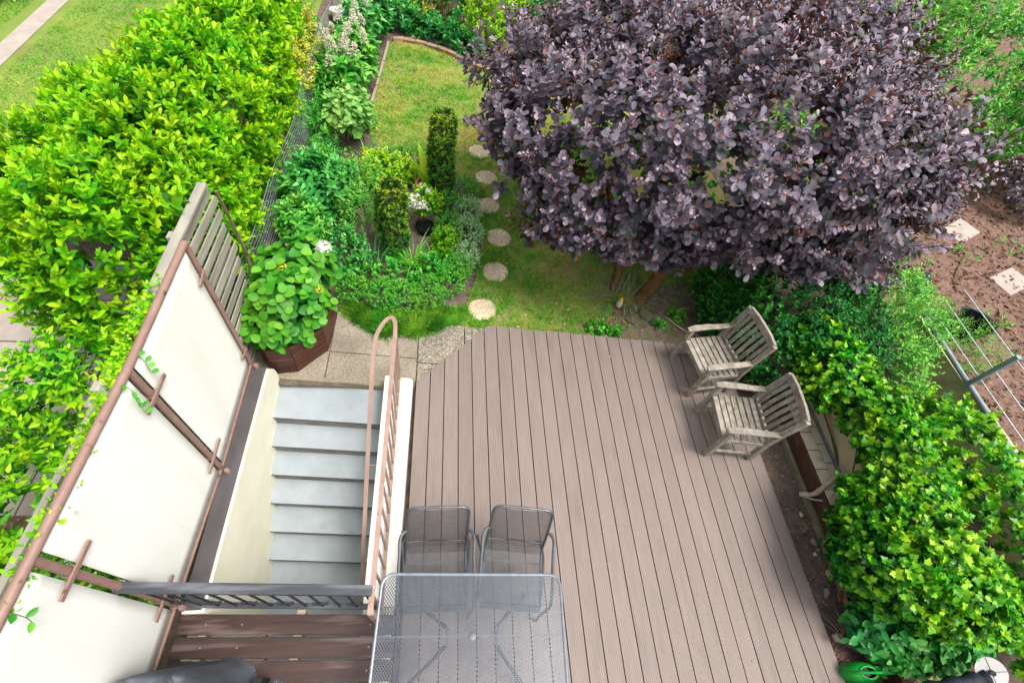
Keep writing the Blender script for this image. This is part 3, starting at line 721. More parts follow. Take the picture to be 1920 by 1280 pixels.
MB().tube([(-.345, .50, 1.07), (-.36, .48, 1.03), (-.385, .46, 1.04), (-.39, .49, 1.09), (-.36, .52, 1.11), (-.33, .5, 1.08)], .003, 5).build('wire_tie', MT['whiteplast'], br)

# ------------------------------------------------------------------ weathered slat fence behind the screen
sf = thing('slat_fence', 'weathered grey horizontal slat fence behind the white privacy screen', 'fence', (-1.86, 2.0, 0))
zz = .02
for i in range(13):
    z = .05 + i * .138
    ye = 3.36 if z > .9 else 3.36 - (0.9 - z) * .28
    fan = .035 * (z - .8)
    for side in (0, 1):
        x = -1.845 - side * .03; zo = z + side * .066; ln = ye + random.uniform(-.02, .03)
        MB().beam((x, 1.45, zo), (x, ln, zo - fan * 1.2 + random.uniform(-.012, .012)), .012, .082 + random.uniform(-.006, .01), up=(0, 0, 1)).build('slat', MT['slat'], sf, bev=.002)
for y in (1.5, 2.75): MB().box((-1.905, y, .88), (.07, .07, 1.95)).build('post', MT['slat'], sf, bev=.005)
MB().bar([(-1.836, 3.26, .12), (-1.836, 3.42, .5), (-1.836, 3.49, .9), (-1.838, 3.46, 1.38), (-1.84, 3.42, 1.72)], .016, .024, up=(1, 0, 0)).build('end_batten', MT['batten'], sf, bev=.003)
MB().beam((-1.845, 1.42, 1.86), (-1.868, 3.33, 1.855), .07, .028).build('cap_rail', MT['slat'], sf, bev=.004)

# neighbour's old rail fence farther left
nf = thing('rail_fence', 'old grey timber rail fence beyond the ivy, in the shrubs', 'fence', (-2.3, 0, 0))
MB().beam((-2.33, -1.0, 1.28), (-2.24, 1.75, 1.28), .045, .09).build('rail', MT['slat'], nf, bev=.006)
MB().beam((-2.31, -1.0, .9), (-2.2, 1.75, .9), .03, .09).build('rail', MT['slat'], nf, bev=.006)
for y in (-.7, .55, 1.7): MB().box((-2.36 + .03 * y, y, .58), (.08, .08, 1.36)).build('post', MT['slat'], nf, bev=.006)

# ------------------------------------------------------------------ wire mesh fence along the flower bed
wf = thing('wire_mesh_fence', 'galvanised wire mesh fence running along the flower bed', 'fence', (-1.95, 6.5, 0))
m = MB(); Y0, Y1 = 3.42, 11.2
def wx(y, z): return -1.95 - .02 * (y - 3.4) / 3 + .03 * math.sin(y * 1.3) * (z + .1) + .02 * math.sin(y * 3.1 + 2 * z)
def wt(y): return .74 + .03 * math.sin(y * 1.1) + .02 * (y - 3.5) / 3
tri = [(.0017 * math.cos(a), .0017 * math.sin(a)) for a in (0.5, 2.6, 4.7)]
y = Y0
while y < Y1:
    m.sweep([(wx(y, z_), y, z_) for z_ in (-.08, .2, .5, wt(y))], tri, (0, 1, 0), cap=False); y += .05
for k_ in range(15):
    fz = k_ / 14; m.sweep([(wx(yy, -.08 + (wt(yy) + .08) * fz), yy, -.08 + (wt(yy) + .08) * fz) for yy in np.arange(Y0, Y1 + .01, .2)], tri if k_ < 14 else [(a * 1.8, b * 1.8) for a, b in tri], cap=False)
m.build('mesh', MT['wire'], wf)
for y in (3.5, 5.6, 7.7, 9.8): MB().tube([(wx(y, .3) - .015, y, -.12), (wx(y, .9) - .015, y, wt(y) + .08)], .016, 8).build('post', MT['batten'], wf)
# post with dish at the far end
dp = thing('fence_post', 'old timber post at the far end of the wire fence', 'post', (-2.0, 9.6, GZ))
MB().beam((-2.03, 9.62, GZ), (-1.99, 9.6, .62), .09, .09, up=(0, 1, 0)).build('post', MT['batten'], dp, bev=.008)
ds = thing('glass_dish', 'pale glass jar hanging at the far end of the wire fence', 'jar', (-1.86, 9.45, .72))
MB().lathe([(.05, 0), (.085, .03), (.1, .09), (.115, .15), (.122, .155), (.108, .145), (.09, .08), (.07, .04), (.0, .03)], (-1.86, 9.45, .6), 18).build('bowl', MT['glass'], ds, smooth=True)
MB().tube([(-1.86 + .115 * math.cos(a), 9.45 + .115 * math.sin(a), .757) for a in np.linspace(0, 2 * PI, 17)[:-1]], .008, 6, closed=True).build('rim', MT['glass'], ds, smooth=True)
MB().tube([(-1.98, 9.55, .6), (-1.95, 9.5, .74), (-1.93, 9.47, .72)], .008, 5).build('hook', MT['batten'], ds)
# ------------------------------------------------------------------ weathered teak armchairs
def armchair(loc, rz, label):
    """front along local x at y=0, the back towards +y"""
    t = thing('garden_armchair', label, 'chair', loc, rz, 'weathered wooden armchairs at the right edge of the deck')
    W, D, m_ = .57, .50, MT['teak']
    def P_(n, mb): return mb.build(n, m_, t, bev=.005, local=True)
    for s in (-1, 1):
        x = s * (W / 2 - .025)
        P_('leg', MB().beam((x, .03, 0), (x, .03, .595), .05, .05, up=(0, 1, 0)))
        P_('leg', MB().bar([(x, D + .02, 0), (x, D, .40), (x, D + .02, .60), (x, D + .085, .93)], .05, .055, up=(0, 1, 0)))
        P_('armrest', MB().sweep([(x, -.035, .598), (x, .04, .613), (x, .2, .618), (x, .36, .606), (x, D + .01, .612)], [(-.035, -.013), (.035, -.013), (.037, .008), (.028, .014), (-.028, .014), (-.037, .008)], scale=[.75, 1.05, 1.0, .92, .85]))
        P_('side_rail', MB().beam((x, .05, .375), (x, D - .01, .365), .028, .06))
        P_('stretcher', MB().beam((x, .05, .13), (x, D, .13), .026, .04))
    P_('front_rail', MB().beam((-W / 2 + .05, .03, .375), (W / 2 - .05, .03, .375), .028, .065))
    P_('back_rail', MB().beam((-W / 2 + .05, D + .0, .43), (W / 2 - .05, D + .0, .43), .03, .055))
    P_('top_rail', MB().sweep([(-W / 2 + .03, D + .083, .905), (-.12, D + .095, .915), (.12, D + .095, .915), (W / 2 - .03, D + .083, .905)], [(-.016, -.045), (.016, -.045), (.016, .045), (-.016, .045)]))
    for i in range(7):
        y = .012 + i * .069; z = .413 - .010 * math.sin(PI * i / 6)
        P_('seat_slat', MB().box((0, y + .025, z), (W - (.11 if i in (0,) else .05), .055, .02)))
    for i in range(6):
        x = -.19 + i * .076
        P_('back_slat', MB().bar([(x, D + .002, .445), (x, D + .03, .65), (x, D + .086, .875)], .044, .014, up=(0, 1, 0)))
    return t
armchair((2.865, 2.785, 0), math.radians(-82), 'weathered wooden garden armchair at the hedge corner, farther from the house')
armchair((2.915, 2.07, 0), math.radians(-95.5), 'weathered wooden garden armchair beside the soil strip, nearer the house')

# ------------------------------------------------------------------ metal table and chairs
tb = thing('garden_table', 'rectangular grey expanded metal garden table with rounded corners', 'table', (.315, .225, 0), math.radians(-2.4))
TW, TD, TR = .648, .385, .085
rr = []
for cx, cy, a0 in ((TW - TR, TD - TR, 0), (-TW + TR, TD - TR, 90), (-TW + TR, -TD + TR, 180), (TW - TR, -TD + TR, 270)):
    rr += [(cx + TR * math.cos(math.radians(a0 + q)), cy + TR * math.sin(math.radians(a0 + q)), .72) for q in range(0, 91, 15)]
MB().tube(rr, .011, 8, closed=True).build('rim', MT['steel'], tb, smooth=True, local=True)
def S_top(u, v):
    x = (u - .5) * 2 * (TW - .008); y = (v - .5) * 2 * (TD - .008)
    ex = np.maximum(np.abs(y) - (TD - TR), 0); lim = TW - TR + np.sqrt(np.maximum(TR ** 2 - ex ** 2, 0)) - .006
    x = np.clip(x, -lim, lim)
    return np.stack([x, y, np.full_like(x, .724)], -1)
expanded(S_top, 132, 60, .29 / 132, 'mesh_top', MT['steelmesh'], tb)
for y in (0,): MB().beam((-TW + .015, y, .714), (TW - .015, y, .714), .008, .012).build('cross_bar', MT['steelmesh'], tb, local=True)
MB().lathe([(.028, .722), (.028, .7265), (.02, .728), (0, .728)], (0, 0, 0), 18).build('centre_cap', MT['chairtube'], tb, smooth=True, local=True)
for sx in (-1, 1):
    for sy in (-1, 1):
        MB().tube([(sx * .17, sy * .05, .69), (sx * .27, sy * .14, .45), (sx * .5, sy * .33, .02)], .014, 8).build('leg', MT['chairtube'], tb, smooth=True, local=True)
        MB().lathe([(.018, 0), (.018, .02), (.014, .03)], (sx * .5, sy * .33, 0), 10).build('foot', MT['black'], tb, local=True)
for s in (-1, 1): MB().beam((s * .17, -.06, .698), (s * .17, .06, .698), .02, .015).build('leg_bridge', MT['chairtube'], tb, local=True)

def metal_chair(loc, rz, label):
    t = thing('metal_chair', label, 'chair', loc, rz, 'grey metal mesh chairs at the garden table')
    hw = .232
    path = [(-.235, .405), (-.2, .437), (-.1, .435), (.08, .425), (.17, .43), (.215, .47), (.25, .58), (.31, .74), (.375, .895)]
    pv_ = np.array(path); seglen = np.concatenate([[0], np.cumsum(np.linalg.norm(np.diff(pv_, axis=0), axis=1))]); tot = seglen[-1]
    def S(u, v):
        s = v * tot; yy = np.interp(s, seglen, pv_[:, 0]); zz = np.interp(s, seglen, pv_[:, 1])
        rc = np.maximum(s - (tot - .05), 0); lim = hw - .05 + np.sqrt(np.maximum(.05 ** 2 - rc ** 2, 0))
        x = np.clip((u - .5) * 2 * hw, -lim, lim)
        return np.stack([x, yy + .012 * (x / hw) ** 2 * (zz > .5), zz], -1)
    expanded(S, 118, 190, .40 / 118, 'mesh_seat', MT['chairmesh'], t)
    m_ = MT['chairtube']
    top = [(-hw, y, z) for y, z in path[:-1]] + [(-hw + .002, .365, .868), (-hw + .008, .373, .89), (-hw + .022, .380, .905), (-hw + .045, .385, .914), (-hw + .075, .387, .917), (0, .388, .918), (hw - .075, .387, .917), (hw - .045, .385, .914), (hw - .022, .380, .905), (hw - .008, .373, .89), (hw - .002, .365, .868)] + [(hw, y, z) for y, z in path[:-1][::-1]]
    MB().tube(top, .011, 8, up=(0.3, 0.1, 1), closed=True).build('seat_frame', m_, t, smooth=True, local=True)
    MB().tube([(-hw, .232, .53), (0, .245, .53), (hw, .232, .53)], .006, 6).build('back_bar', m_, t, smooth=True, local=True)
    for s in (-1, 1):
        x = s * (hw + .045)
        pts = bez([(s * (hw + .004), .285, .68), (x, .23, .69), (x, .1, .675), (x, -.1, .66), (x, -.19, .63), (x, -.225, .55), (x, -.235, .3), (x, -.26, .01)], 5)
        MB().tube(pts, .012, 8, up=(1, 0, 0)).build('arm_leg', m_, t, smooth=True, local=True)
        pts = bez([(s * (hw + .006), -.15, .43), (s * (hw + .02), .12, .41), (x, .28, .2), (x, .37, .01)], 5)
        MB().tube(pts, .012, 8, up=(1, 0, 0)).build('leg', m_, t, smooth=True, local=True)
        MB().box((s * (hw + .02), .28, .672), (.05, .012, .012)).build('arm_joint', m_, t, local=True)
    for y in (-.2, .1): MB().tube([(-hw, y, .42), (hw, y, .42)], .007, 6).build('cross_tube', m_, t, local=True)
    return t
metal_chair((.065, .655, 0), math.radians(0), 'dark grey metal mesh chair beside the low white wall')
metal_chair((.665, .64, 0), math.radians(-7), 'dark grey metal mesh chair turned slightly, on the open deck side')

# ------------------------------------------------------------------ covered barbecue at the bottom corner
bq = thing('covered_furniture', 'bulky item under a draped charcoal fabric cover on the platform', 'cover', (-1.4, -.2, .2))
nx_, ny_ = 130, 90
X_ = np.linspace(-2.0, -.78, nx_); Yv = np.linspace(-.75, .30, ny_)
XX, YY = np.meshgrid(X_, Yv, indexing='ij')
def lump(cx, cy, rx, ry, h, p=3.0, k=.22):
    e = (np.abs((XX - cx) / rx) ** p + np.abs((YY - cy) / ry) ** p) ** (1 / p)
    t = np.clip((1.0 - e) / k, 0, 1); return h * (t * t * (3 - 2 * t)) ** .8
ZZ = np.maximum(lump(-1.54, -.22, .42, .42, .76), lump(-1.37, -.18, .25, .40, .80, 2.4, .5))
ZZ = np.maximum(ZZ, lump(-1.06, -.28, .15, .36, .66, 2.2, .55))
ZZ = np.maximum(ZZ, lump(-1.68, -.28, .26, .38, .72, 2.2, .6))
sag = .03 * np.sin(XX * 19 + 6 * YY + 1.5 * np.sin(YY * 7)) + .024 * np.sin(XX * 37 - 14 * YY) + .018 * np.sin(YY * 31 + XX * 9)
fold = -.075 * np.exp(-((XX + 1.36 + .5 * (YY + .1)) / .018) ** 2) - .055 * np.exp(-((XX + 1.12 - .25 * YY) / .02) ** 2) - .03 * np.exp(-((XX + 1.62 + .7 * YY) / .025) ** 2)
on = np.clip(ZZ / .3, 0, 1)
ZZ = .205 + ZZ + (sag + fold) * on
V = np.stack([XX, YY, ZZ], -1).reshape(-1, 3); F = []
Zr = ZZ.reshape(-1)
for i in range(nx_ - 1):
    for j in range(ny_ - 1):
        q = (i * ny_ + j, (i + 1) * ny_ + j, (i + 1) * ny_ + j + 1, i * ny_ + j + 1)
        if max(Zr[k] for k in q) > .22: F.append(q)
me = bpy.data.meshes.new('cover'); me.from_pydata([tuple(v) for v in V], [], F); me.materials.append(MT['cover']); me.update()
me.polygons.foreach_set('use_smooth', [True] * len(me.polygons)); me.validate()
ob = bpy.data.objects.new('cover', me); link(ob, bq)
def hz(x, y): return float(ZZ[int(np.argmin(abs(X_ - x))), int(np.argmin(abs(Yv - y)))])
for dx in (0, .014):
    pts = [(-1.02 - dx - .16 * (k / 12) ** 1.6, .06 - .26 * k / 12) for k in range(13)]
    MB().tube([(x, y, hz(x, y) + .003) for x, y in pts], .0018, 4).build('stitching', MT['stitch'], bq)
for x in (-1.75, -1.1):
    for y in (-.5, .05): MB().box((x, y, .32), (.05, .05, .24)).build('leg', MT['black'], bq)

# ------------------------------------------------------------------ low bed wall on the right
bw = thing('bed_wall', 'low brown faced bed wall with beige coping tiles along the soil strip', 'wall', (4.1, 1.0, 0))
XB = lambda y: 4.0 + .012 * (y - 1)
MB().prism([(XB(-.6), -.6), (XB(-.6) + .12, -.6), (XB(2.6) + .12, 2.6), (XB(2.6), 2.6)], -.2, .165).build('face', MT['brownface'], bw, bev=.006)
MB().prism([(XB(-.6) - .045, -.6), (XB(-.6) - .004, -.6), (XB(2.6) - .004, 2.6), (XB(2.6) - .045, 2.6)], -.2, -.03).build('edge_board', MT['mossedge'], bw, bev=.005)
ty = .25
while ty < 2.5:
    ln = .22 + random.uniform(-.008, .008)
    MB().bx(XB(ty) + .025, XB(ty) + .165, ty, ty + ln - .008, .14, .176).build('coping_tile', MT['tile'], bw, bev=.004)
    MB().bx(XB(ty) + .173, XB(ty) + .262, ty + .07, ty + .07 + ln - .008, .14, .176).build('coping_tile', MT['tile'], bw, bev=.004)
    ty += ln
MB().bx(4.05, 4.27, .2, 2.55, .1, .166).build('mortar', MT['deck_dark'], bw)
MB().bx(4.285, 4.305, .2, 2.55, .1, .188).build('gutter_strip', MT['greypipe'], bw)
pw = thing('boundary_wall', 'beige rendered boundary wall mostly hidden by the hedge', 'wall', (4.34, 1.5, 0))
MB().bx(4.31, 4.43, -.02, 2.75, -.2, .74).build('wall', MT['beigewall'], pw, bev=.01)
# driftwood
dw = tag(MB().tube(bez([(3.845, 1.36, .02), (3.95, 1.335, .10), (4.05, 1.40, .21), (4.17, 1.46, .24), (4.32, 1.50, .25)], 5), [.021 + .009 * math.sin(i * .7) ** 2 for i in range(21)], 8).build('driftwood_branch', MT['drift'], smooth=True), 'pale forked driftwood branch leaning on the bed wall', 'branch')
dw2 = MB().tube(bez([(3.85, 1.36, .02), (3.95, 1.29, .06), (4.05, 1.245, .15), (4.1, 1.22, .19)], 5), [.013 - .0004 * i for i in range(16)], 7).build('side_branch', MT['drift'], dw, smooth=True)

def rock(name, label, catg, loc, r, mat, group=None, flat=.7, sd=0):
    rg = np.random.default_rng(sd); seg, rng_ = 10, 7; V = []; F = []
    ph = rg.uniform(0, 6, 6)
    for i in range(rng_ + 1):
        th = PI * i / rng_
        for j in range(seg):
            a = 2 * PI * j / seg
            d = np.array([math.sin(th) * math.cos(a), math.sin(th) * math.sin(a), math.cos(th)])
            k = 1 + .14 * math.sin(3 * d[0] + ph[0]) + .12 * math.sin(4 * d[1] + ph[1]) + .1 * math.sin(5 * d[2] + ph[2])
            V.append(tuple(d * k * np.array(r) * np.array([1, 1, flat])))
    for i in range(rng_):
        for j in range(seg): F.append((i * seg + j, i * seg + (j + 1) % seg, (i + 1) * seg + (j + 1) % seg, (i + 1) * seg + j))
    o = MB().add(V, F).build(name, mat, smooth=True); o.location = (loc[0], loc[1], loc[2] + np.array(r)[2] * flat * .55 if hasattr(r, '__len__') else loc[2] + r * flat * .55)
    o.rotation_euler = (0, 0, rg.uniform(0, 6))
    return tag(o, label, catg, group)
S3 = lambda a, b, c: np.array((a, b, c))
for i, (x, y, r, lab, mt) in enumerate([(3.83, 1.02, S3(.05, .03, .03), 'rounded reddish stone in the soil strip below the driftwood', 'brick'), (3.88, .9, S3(.04, .03, .025), 'grey oval stone in the soil strip, next to the reddish one', 'stone'),
        (3.84, .79, S3(.02, .02, .015), 'smallest white pebble at the middle of the soil strip', 'tile'), (3.90, .83, S3(.022, .02, .015), 'pale grey pebble nearest the bed wall', 'stone'),
        (3.86, 1.18, S3(.025, .02, .02), 'small pale stone right under the driftwood branch', 'tile'), (3.92, .60, S3(.045, .035, .03), 'buff cobble at the edge of the lobed leaves', 'drift'),
        (3.80, .44, S3(.05, .035, .035), 'smooth grey cobble poking out of the lobed leaves', 'stone'), (3.74, .08, S3(.055, .04, .04), 'largest whitish cobble, near the red debris', 'tile')]):
    rock('stone', lab, 'stone', (x, y, -.095), r, MT[mt], 'stones in the soil strip', sd=i)
sh = MB().prism([(0, 0), (.08, .02), (.09, .07), (.02, .075)], 0, .012)
o = sh.build('terracotta_shard', MT['terra'], bev=.002); o.location = (3.88, .36, -.06); o.rotation_euler = (.3, .1, .4); tag(o, 'broken orange terracotta shard at the foot of the lobed hedge', 'shard')
o = MB().prism([(0, 0), (.05, .01), (.04, .05), (.0, .045)], 0, .012).build('terracotta_shard', MT['terra'], bev=.002); o.location = (3.84, .17, -.07); o.rotation_euler = (.2, .2, 1.4); tag(o, 'smaller terracotta shard near the whitish cobble', 'shard')
o = tag(MB().box((0, 0, 0), (.09, .21, .06)).build('brick', MT['brick'], bev=.006), 'single worn brick lying under the lobed hedge edge', 'brick'); o.location = (4.0, .3, -.06); o.rotation_euler = (0, 0, .25)
# bottom-right corner: paving bricks, watering can, rolled parasol with white disc
cp = struct('corner_paving', MB().sheet([(3.58, -.75), (5.2, -.75), (5.2, -.13), (3.58, -.13)], GZ - .004), MT['soil'])
bm = MB().box((0, 0, 0), (.2, .1, .06)).mesh('brick', MT['brick'])
for i in range(7):
    for j in range(5): inst('brick', bm, cp, (3.72 + i * .21 + (j % 2) * .1, -.2 - j * .11, GZ - .01 + random.uniform(-.004, .004)), random.uniform(-.02, .02))
wc = thing('watering_can', 'bright green plastic watering can at the deck corner', 'watering can', (3.70, -.185, -.06), math.radians(-4))
m = MB(); k = 18; V = []; F = []
prof = [(.0, .0), (.9, .0), (1.0, .03), (1.02, .10), (.98, .16), (.85, .20), (.6, .222), (.5, .226)]
for i, (rr_, z) in enumerate(prof):
    for j in range(k):
        a = 2 * PI * j / k; V.append((.145 * rr_ * math.cos(a), .082 * rr_ * math.sin(a) , z))
for i in range(len(prof) - 1):
    for j in range(k): F.append((i * k + j, i * k + (j + 1) % k, (i + 1) * k + (j + 1) % k, (i + 1) * k + j))
MB().add(V, F).build('body', MT['greenplastic'], wc, smooth=True, local=True)
MB().add([(.145 * .5 * math.cos(2 * PI * j / k) * 1.0, .082 * .5 * math.sin(2 * PI * j / k), .19) for j in range(k)], [tuple(range(k))]).build('opening', MT['black'], wc, local=True)  # black disc inside the neck, painted shade for the dark interior
MB().tube([(.145 * .53 * math.cos(a), .082 * .53 * math.sin(a), .227) for a in np.linspace(0, 2 * PI, 19)[:-1]], .007, 6, closed=True).build('rim', MT['greenplastic'], wc, smooth=True, local=True)
MB().tube(bez([(-.13, 0, .14), (-.10, 0, .24), (0, 0, .285), (.09, 0, .27), (.13, 0, .2)], 6), .011, 8, up=(0, 1, 0)).build('handle', MT['greenplastic'], wc, smooth=True, local=True)
MB().tube([(.12, 0, .1), (.2, 0, .2), (.34, 0, .235)], [.022, .014, .011], 8, up=(0, 1, 0)).build('spout', MT['greenplastic'], wc, smooth=True, local=True)
pr_ = thing('cloth_roll', 'dark navy cloth roll lying on a box in the near corner', 'cloth roll', (4.2, -.3, .2))
MB().tube(bez([(3.72, -.34, .40), (3.95, -.32, .42), (4.15, -.30, .45), (4.35, -.28, .47), (4.46, -.27, .48)], 4), [.055 + .012 * math.sin(i * 1.7) for i in range(17)], 12).build('cloth', MT['navy'], pr_, smooth=True)
MB().tube([(3.5, -.38, .37), (3.75, -.34, .40)], .018, 8).build('pole', MT['black'], pr_)
MB().box((4.05, -.42, .12), (.8, .16, .42)).build('storage_box', MT['navy'], pr_, bev=.02)
dc = thing('white_disc', 'white round plastic disc with dark hub at the navy cloth roll', 'disc', (4.5, -.235, .52))
rot = Matrix.Rotation(-.5, 3, 'Y') @ Matrix.Rotation(.25, 3, 'X')
def disc(r0, r1, z0, z1, n_, mat_):
    mb = MB().lathe([(r0, z0), (r1, z0), (r1, z1), (r0, z1)], (0, 0, 0), 28, cap=(r0 > .001)); o_ = mb.build(n_, mat_, dc, local=True); o_.rotation_euler = rot.to_euler(); return o_
disc(.0, .108, 0, .006, 'plate', MT['whiteplast']); disc(.0, .02, .006, .03, 'hub', MT['black'])
for a in (0, PI / 2):
    q = MB().box((0, 0, .0075), (.21, .003, .002), rz=a).build('seam', MT['black'], dc, local=True); q.rotation_euler = rot.to_euler()

# ------------------------------------------------------------------ wooden hexagonal planter
ph = thing('wooden_planter', 'dark brown wooden planter with angled sides by the stairs', 'planter', (-1.45, 3.1, -.07))
pp = [(-1.655, 2.735), (-1.43, 2.77), (-1.165, 3.06), (-1.14, 3.55), (-1.45, 3.8), (-1.79, 3.75), (-1.80, 2.9)]
for i in range(len(pp)):
    a = np.array([*pp[i], 0.]); b = np.array([*pp[(i + 1) % len(pp)], 0.]); d = nrm(b - a); nin = np.array([-d[1], d[0], 0])
    for j in range(3):
        z0 = -.068 + j * .142; off = nin * .012
        MB().beam(a + off + d * .003 + [0, 0, z0 + .07], b + off - d * .003 + [0, 0, z0 + .07], .024, .139).build('board', MT['planter'], ph, bev=.003)
MB().prism([tuple(np.array(p) * .94 + np.array((-1.45, 3.2)) * .06) for p in pp], -.06, .30).build('soil', MT['soil'], ph)

# ------------------------------------------------------------------ stepping stones, edging
for i, (x, y, lab) in enumerate([(.56, 3.74, 'round gravelly stepping stone nearest the deck'), (.75, 4.39, 'second round stepping stone from the deck'), (.83, 5.05, 'third round stepping stone from the deck'),
        (.70, 5.72, 'fourth round stepping stone from the deck, partly under purple leaves'), (.69, 6.38, 'fifth round stepping stone from the deck'), (.60, 7.05, 'farthest round stepping stone from the deck')]):
    V = [(.175 * (1 + .03 * math.sin(3 * a + i) + .012 * math.sin(11 * a + 2 * i)) * math.cos(a), .175 * (1 + .03 * math.sin(2 * a + 2 * i) + .012 * math.sin(9 * a + i)) * math.sin(a)) for a in np.linspace(0, 2 * PI, 37)[:-1]]
    o = MB().prism(V, -.04, .014).build('stepping_stone', MT['stonepad'], bev=.008); o.location = (x, y, GZ); o.rotation_euler = (0, 0, i * 1.3)
    tag(o, lab, 'stepping stone', 'round stepping stones across the lawn')
ed = thing('brick_edging', 'curved row of worn bricks edging the far end of the lawn', 'edging', (-.2, 10.3, GZ))
arc = bez([(-1.12, 10.38, 0), (-.9, 10.52, 0), (-.4, 10.46, 0), (.1, 10.2, 0), (.57, 9.85, 0), (1.1, 9.55, 0)], 40)
acc = 0; last = arc[0]; bme = MB().box((0, 0, 0), (.21, .1, .09)).mesh('brick', MT['brick'])
for p in arc[1:]:
    acc += np.linalg.norm(p - last); dvec = p - last; last = p
    if acc > .222:
        acc = 0; o = inst('brick', bme, ed, (p[0], p[1], GZ + .02 + random.uniform(-.012, .012)), math.atan2(dvec[1], dvec[0]) + random.uniform(-.05, .05), rot=None)
        o.rotation_euler = (random.uniform(-.06, .06), random.uniform(-.03, .03), o.rotation_euler[2])
we = thing('timber_edging', 'narrow weathered timber edging along the left side of the lawn', 'edging', (-1.15, 9, GZ))
for a, b in (((-1.235, 7.75), (-1.18, 8.62)), ((-1.18, 8.65), (-1.145, 9.5)), ((-1.142, 9.53), (-1.115, 10.3))):
    MB().beam((*a, GZ + .02), (*b, GZ + .022), .045, .1).build('plank', MT['woodedge'], we, bev=.004)
# rear of the garden
rwl = tag(MB().bx(-3.5, 6.0, 12.9, 13.1, -.2, 1.6).build('rear_wall', MT['rearwall'], bev=.01), 'grey rendered wall closing the far end of the garden', 'wall')
rb = thing('raised_bed', 'red brown timber raised bed at the far end beside the lime shrub', 'raised bed', (1.9, 11.9, 0))
for j in range(3):
    z0 = -.05 + j * .145
    MB().beam((1.35, 11.2, z0), (3.4, 11.0, z0), .04, .14).build('plank', MT['raised'], rb, bev=.004)
    MB().beam((1.33, 11.22, z0), (1.42, 12.6, z0), .04, .14).build('plank', MT['raised'], rb, bev=.004)
MB().prism([(1.36, 11.23), (3.4, 11.03), (3.4, 12.6), (1.44, 12.6)], -.1, .28).build('soil', MT['soil'], rb)

# right-hand neighbour: wall with grey rail, wires and a post
nw = thing('neighbour_wall', 'beige neighbour wall with grey top rail and wires', 'wall', (6.06, 2, 0))
MB().bx(6.02, 6.12, -3, 3.4, -.2, .62).build('wall', MT['beigewall'], nw, bev=.01)
MB().tube([(6.0, -3, .60), (6.0, 1.36, .63), (6.0, 3.34, .70)], .03, 10).build('top_rail', MT['greypipe'], nw, smooth=True)
for y in (2.37, -.2): MB().beam((6.0, y, .6), (6.0, y, 1.24), .06, .05, up=(0, 1, 0)).build('post', MT['greypipe'], nw, bev=.004)
for z in (.8, .97, 1.2): MB().tube([(6.0, -3, z - .05), (6.0, 2.37, z), (6.0, 3.3, z + .02)], .006, 5).build('wire', MT['wire'], nw)
for i, (x, y, rz_, lab) in enumerate([(9.3, 6.05, .5, 'pale slab on brown soil, closer to the purple tree'), (9.45, 4.85, .4, 'pale slab on brown soil, farther along beside the wires')]):
    o = MB().box((0, 0, 0), (.72, .4, .05)).build('garden_slab', MT['nbpave'], bev=.008); o.location = (x, y, GZ - .005); o.rotation_euler = (.02, -.02, rz_); tag(o, lab, 'slab', 'slabs on the neighbouring soil')
pt = thing('black_trough', 'black plastic trough half hidden by feathery green plants', 'trough', (7.6, 3.6, GZ))
MB().lathe([(.2, 0), (.24, .26), (.26, .27), (.23, .25), (.19, .04), (0, .04)], (7.7, 3.75, GZ), 18).build('tub', MT['black'], pt, smooth=True)
MB().beam((7.25, 4.3, GZ + .12), (7.5, 4.75, GZ + .12), .16, .2).build('box', MT['black'], pt, bev=.01)
# ------------------------------------------------------------------ lawn grass
def grass(name, poly, n, label, dens=None, h=(.02, .05), w=.004, mat='grass', tintf=None, kind='stuff'):
    p = np.array(poly); x = rng.uniform(p[:, 0].min(), p[:, 0].max(), n); y = rng.uniform(p[:, 1].min(), p[:, 1].max(), n)
    ok = inpoly(x, y, poly)
    if dens is not None: ok &= rng.random(n) < dens(x, y)
    x, y = x[ok], y[ok]; n = len(x)
    B = np.stack([x, y, np.full(n, GZ - .004)], 1); T = tintf(x, y) + rng.normal(0, .2, n)
    V, l, t, ti = blades_np(B, rng.uniform(0, 2 * PI, n), rng.uniform(.2, 1.1, n), rng.uniform(*h, n) * (.6 + 1.3 * vnoise(x, y, 9, 4) ** 1.5), np.full(n, w), rng.uniform(0, .5, n), T, 2)
    o = bpy.data.objects.new(name, np_mesh(name, V, l, t, ti, LF[mat])); COL.objects.link(o)
    return tag(o, label, 'grass', kind=kind)
def bare(x, y):     # worn soil under the tree and along the deck
    b = .8 * np.exp(-(((x - 3.0) / .95) ** 2 + ((y - 3.9) / .6) ** 2)) + .6 * np.exp(-((x - 1.7) / .5) ** 2 - ((y - 4.6) / .35) ** 2) + .6 * np.exp(-((y - 3.35) / .18) ** 2) * (x > 1.6)
    return np.clip(1.05 - b * 1.15 + (vnoise(x, y, 5, 3) - .5) * .9, .04, 1)
def gtint(x, y):
    far = np.clip((y - 6.2) / 1.2, 0, 1)
    g_ = .92 - .42 * far + (vnoise(x, y, 1.6, 1) - .5) * .8 + (vnoise(x, y, 6, 2) - .5) * .45 + (vnoise(x, y, 17, 6) - .5) * .4
    return g_ + .35 * np.exp(-((x + .2) / .5) ** 2 - ((y - 8.2) / 1.1) ** 2)
L1 = [p for p in LAWN]
for sx, sy in ((.56, 3.74), (.75, 4.39), (.83, 5.05), (.70, 5.72), (.69, 6.38), (.60, 7.05)): pass
STN = [(.56, 3.74), (.75, 4.39), (.83, 5.05), (.70, 5.72), (.69, 6.38), (.60, 7.05)]
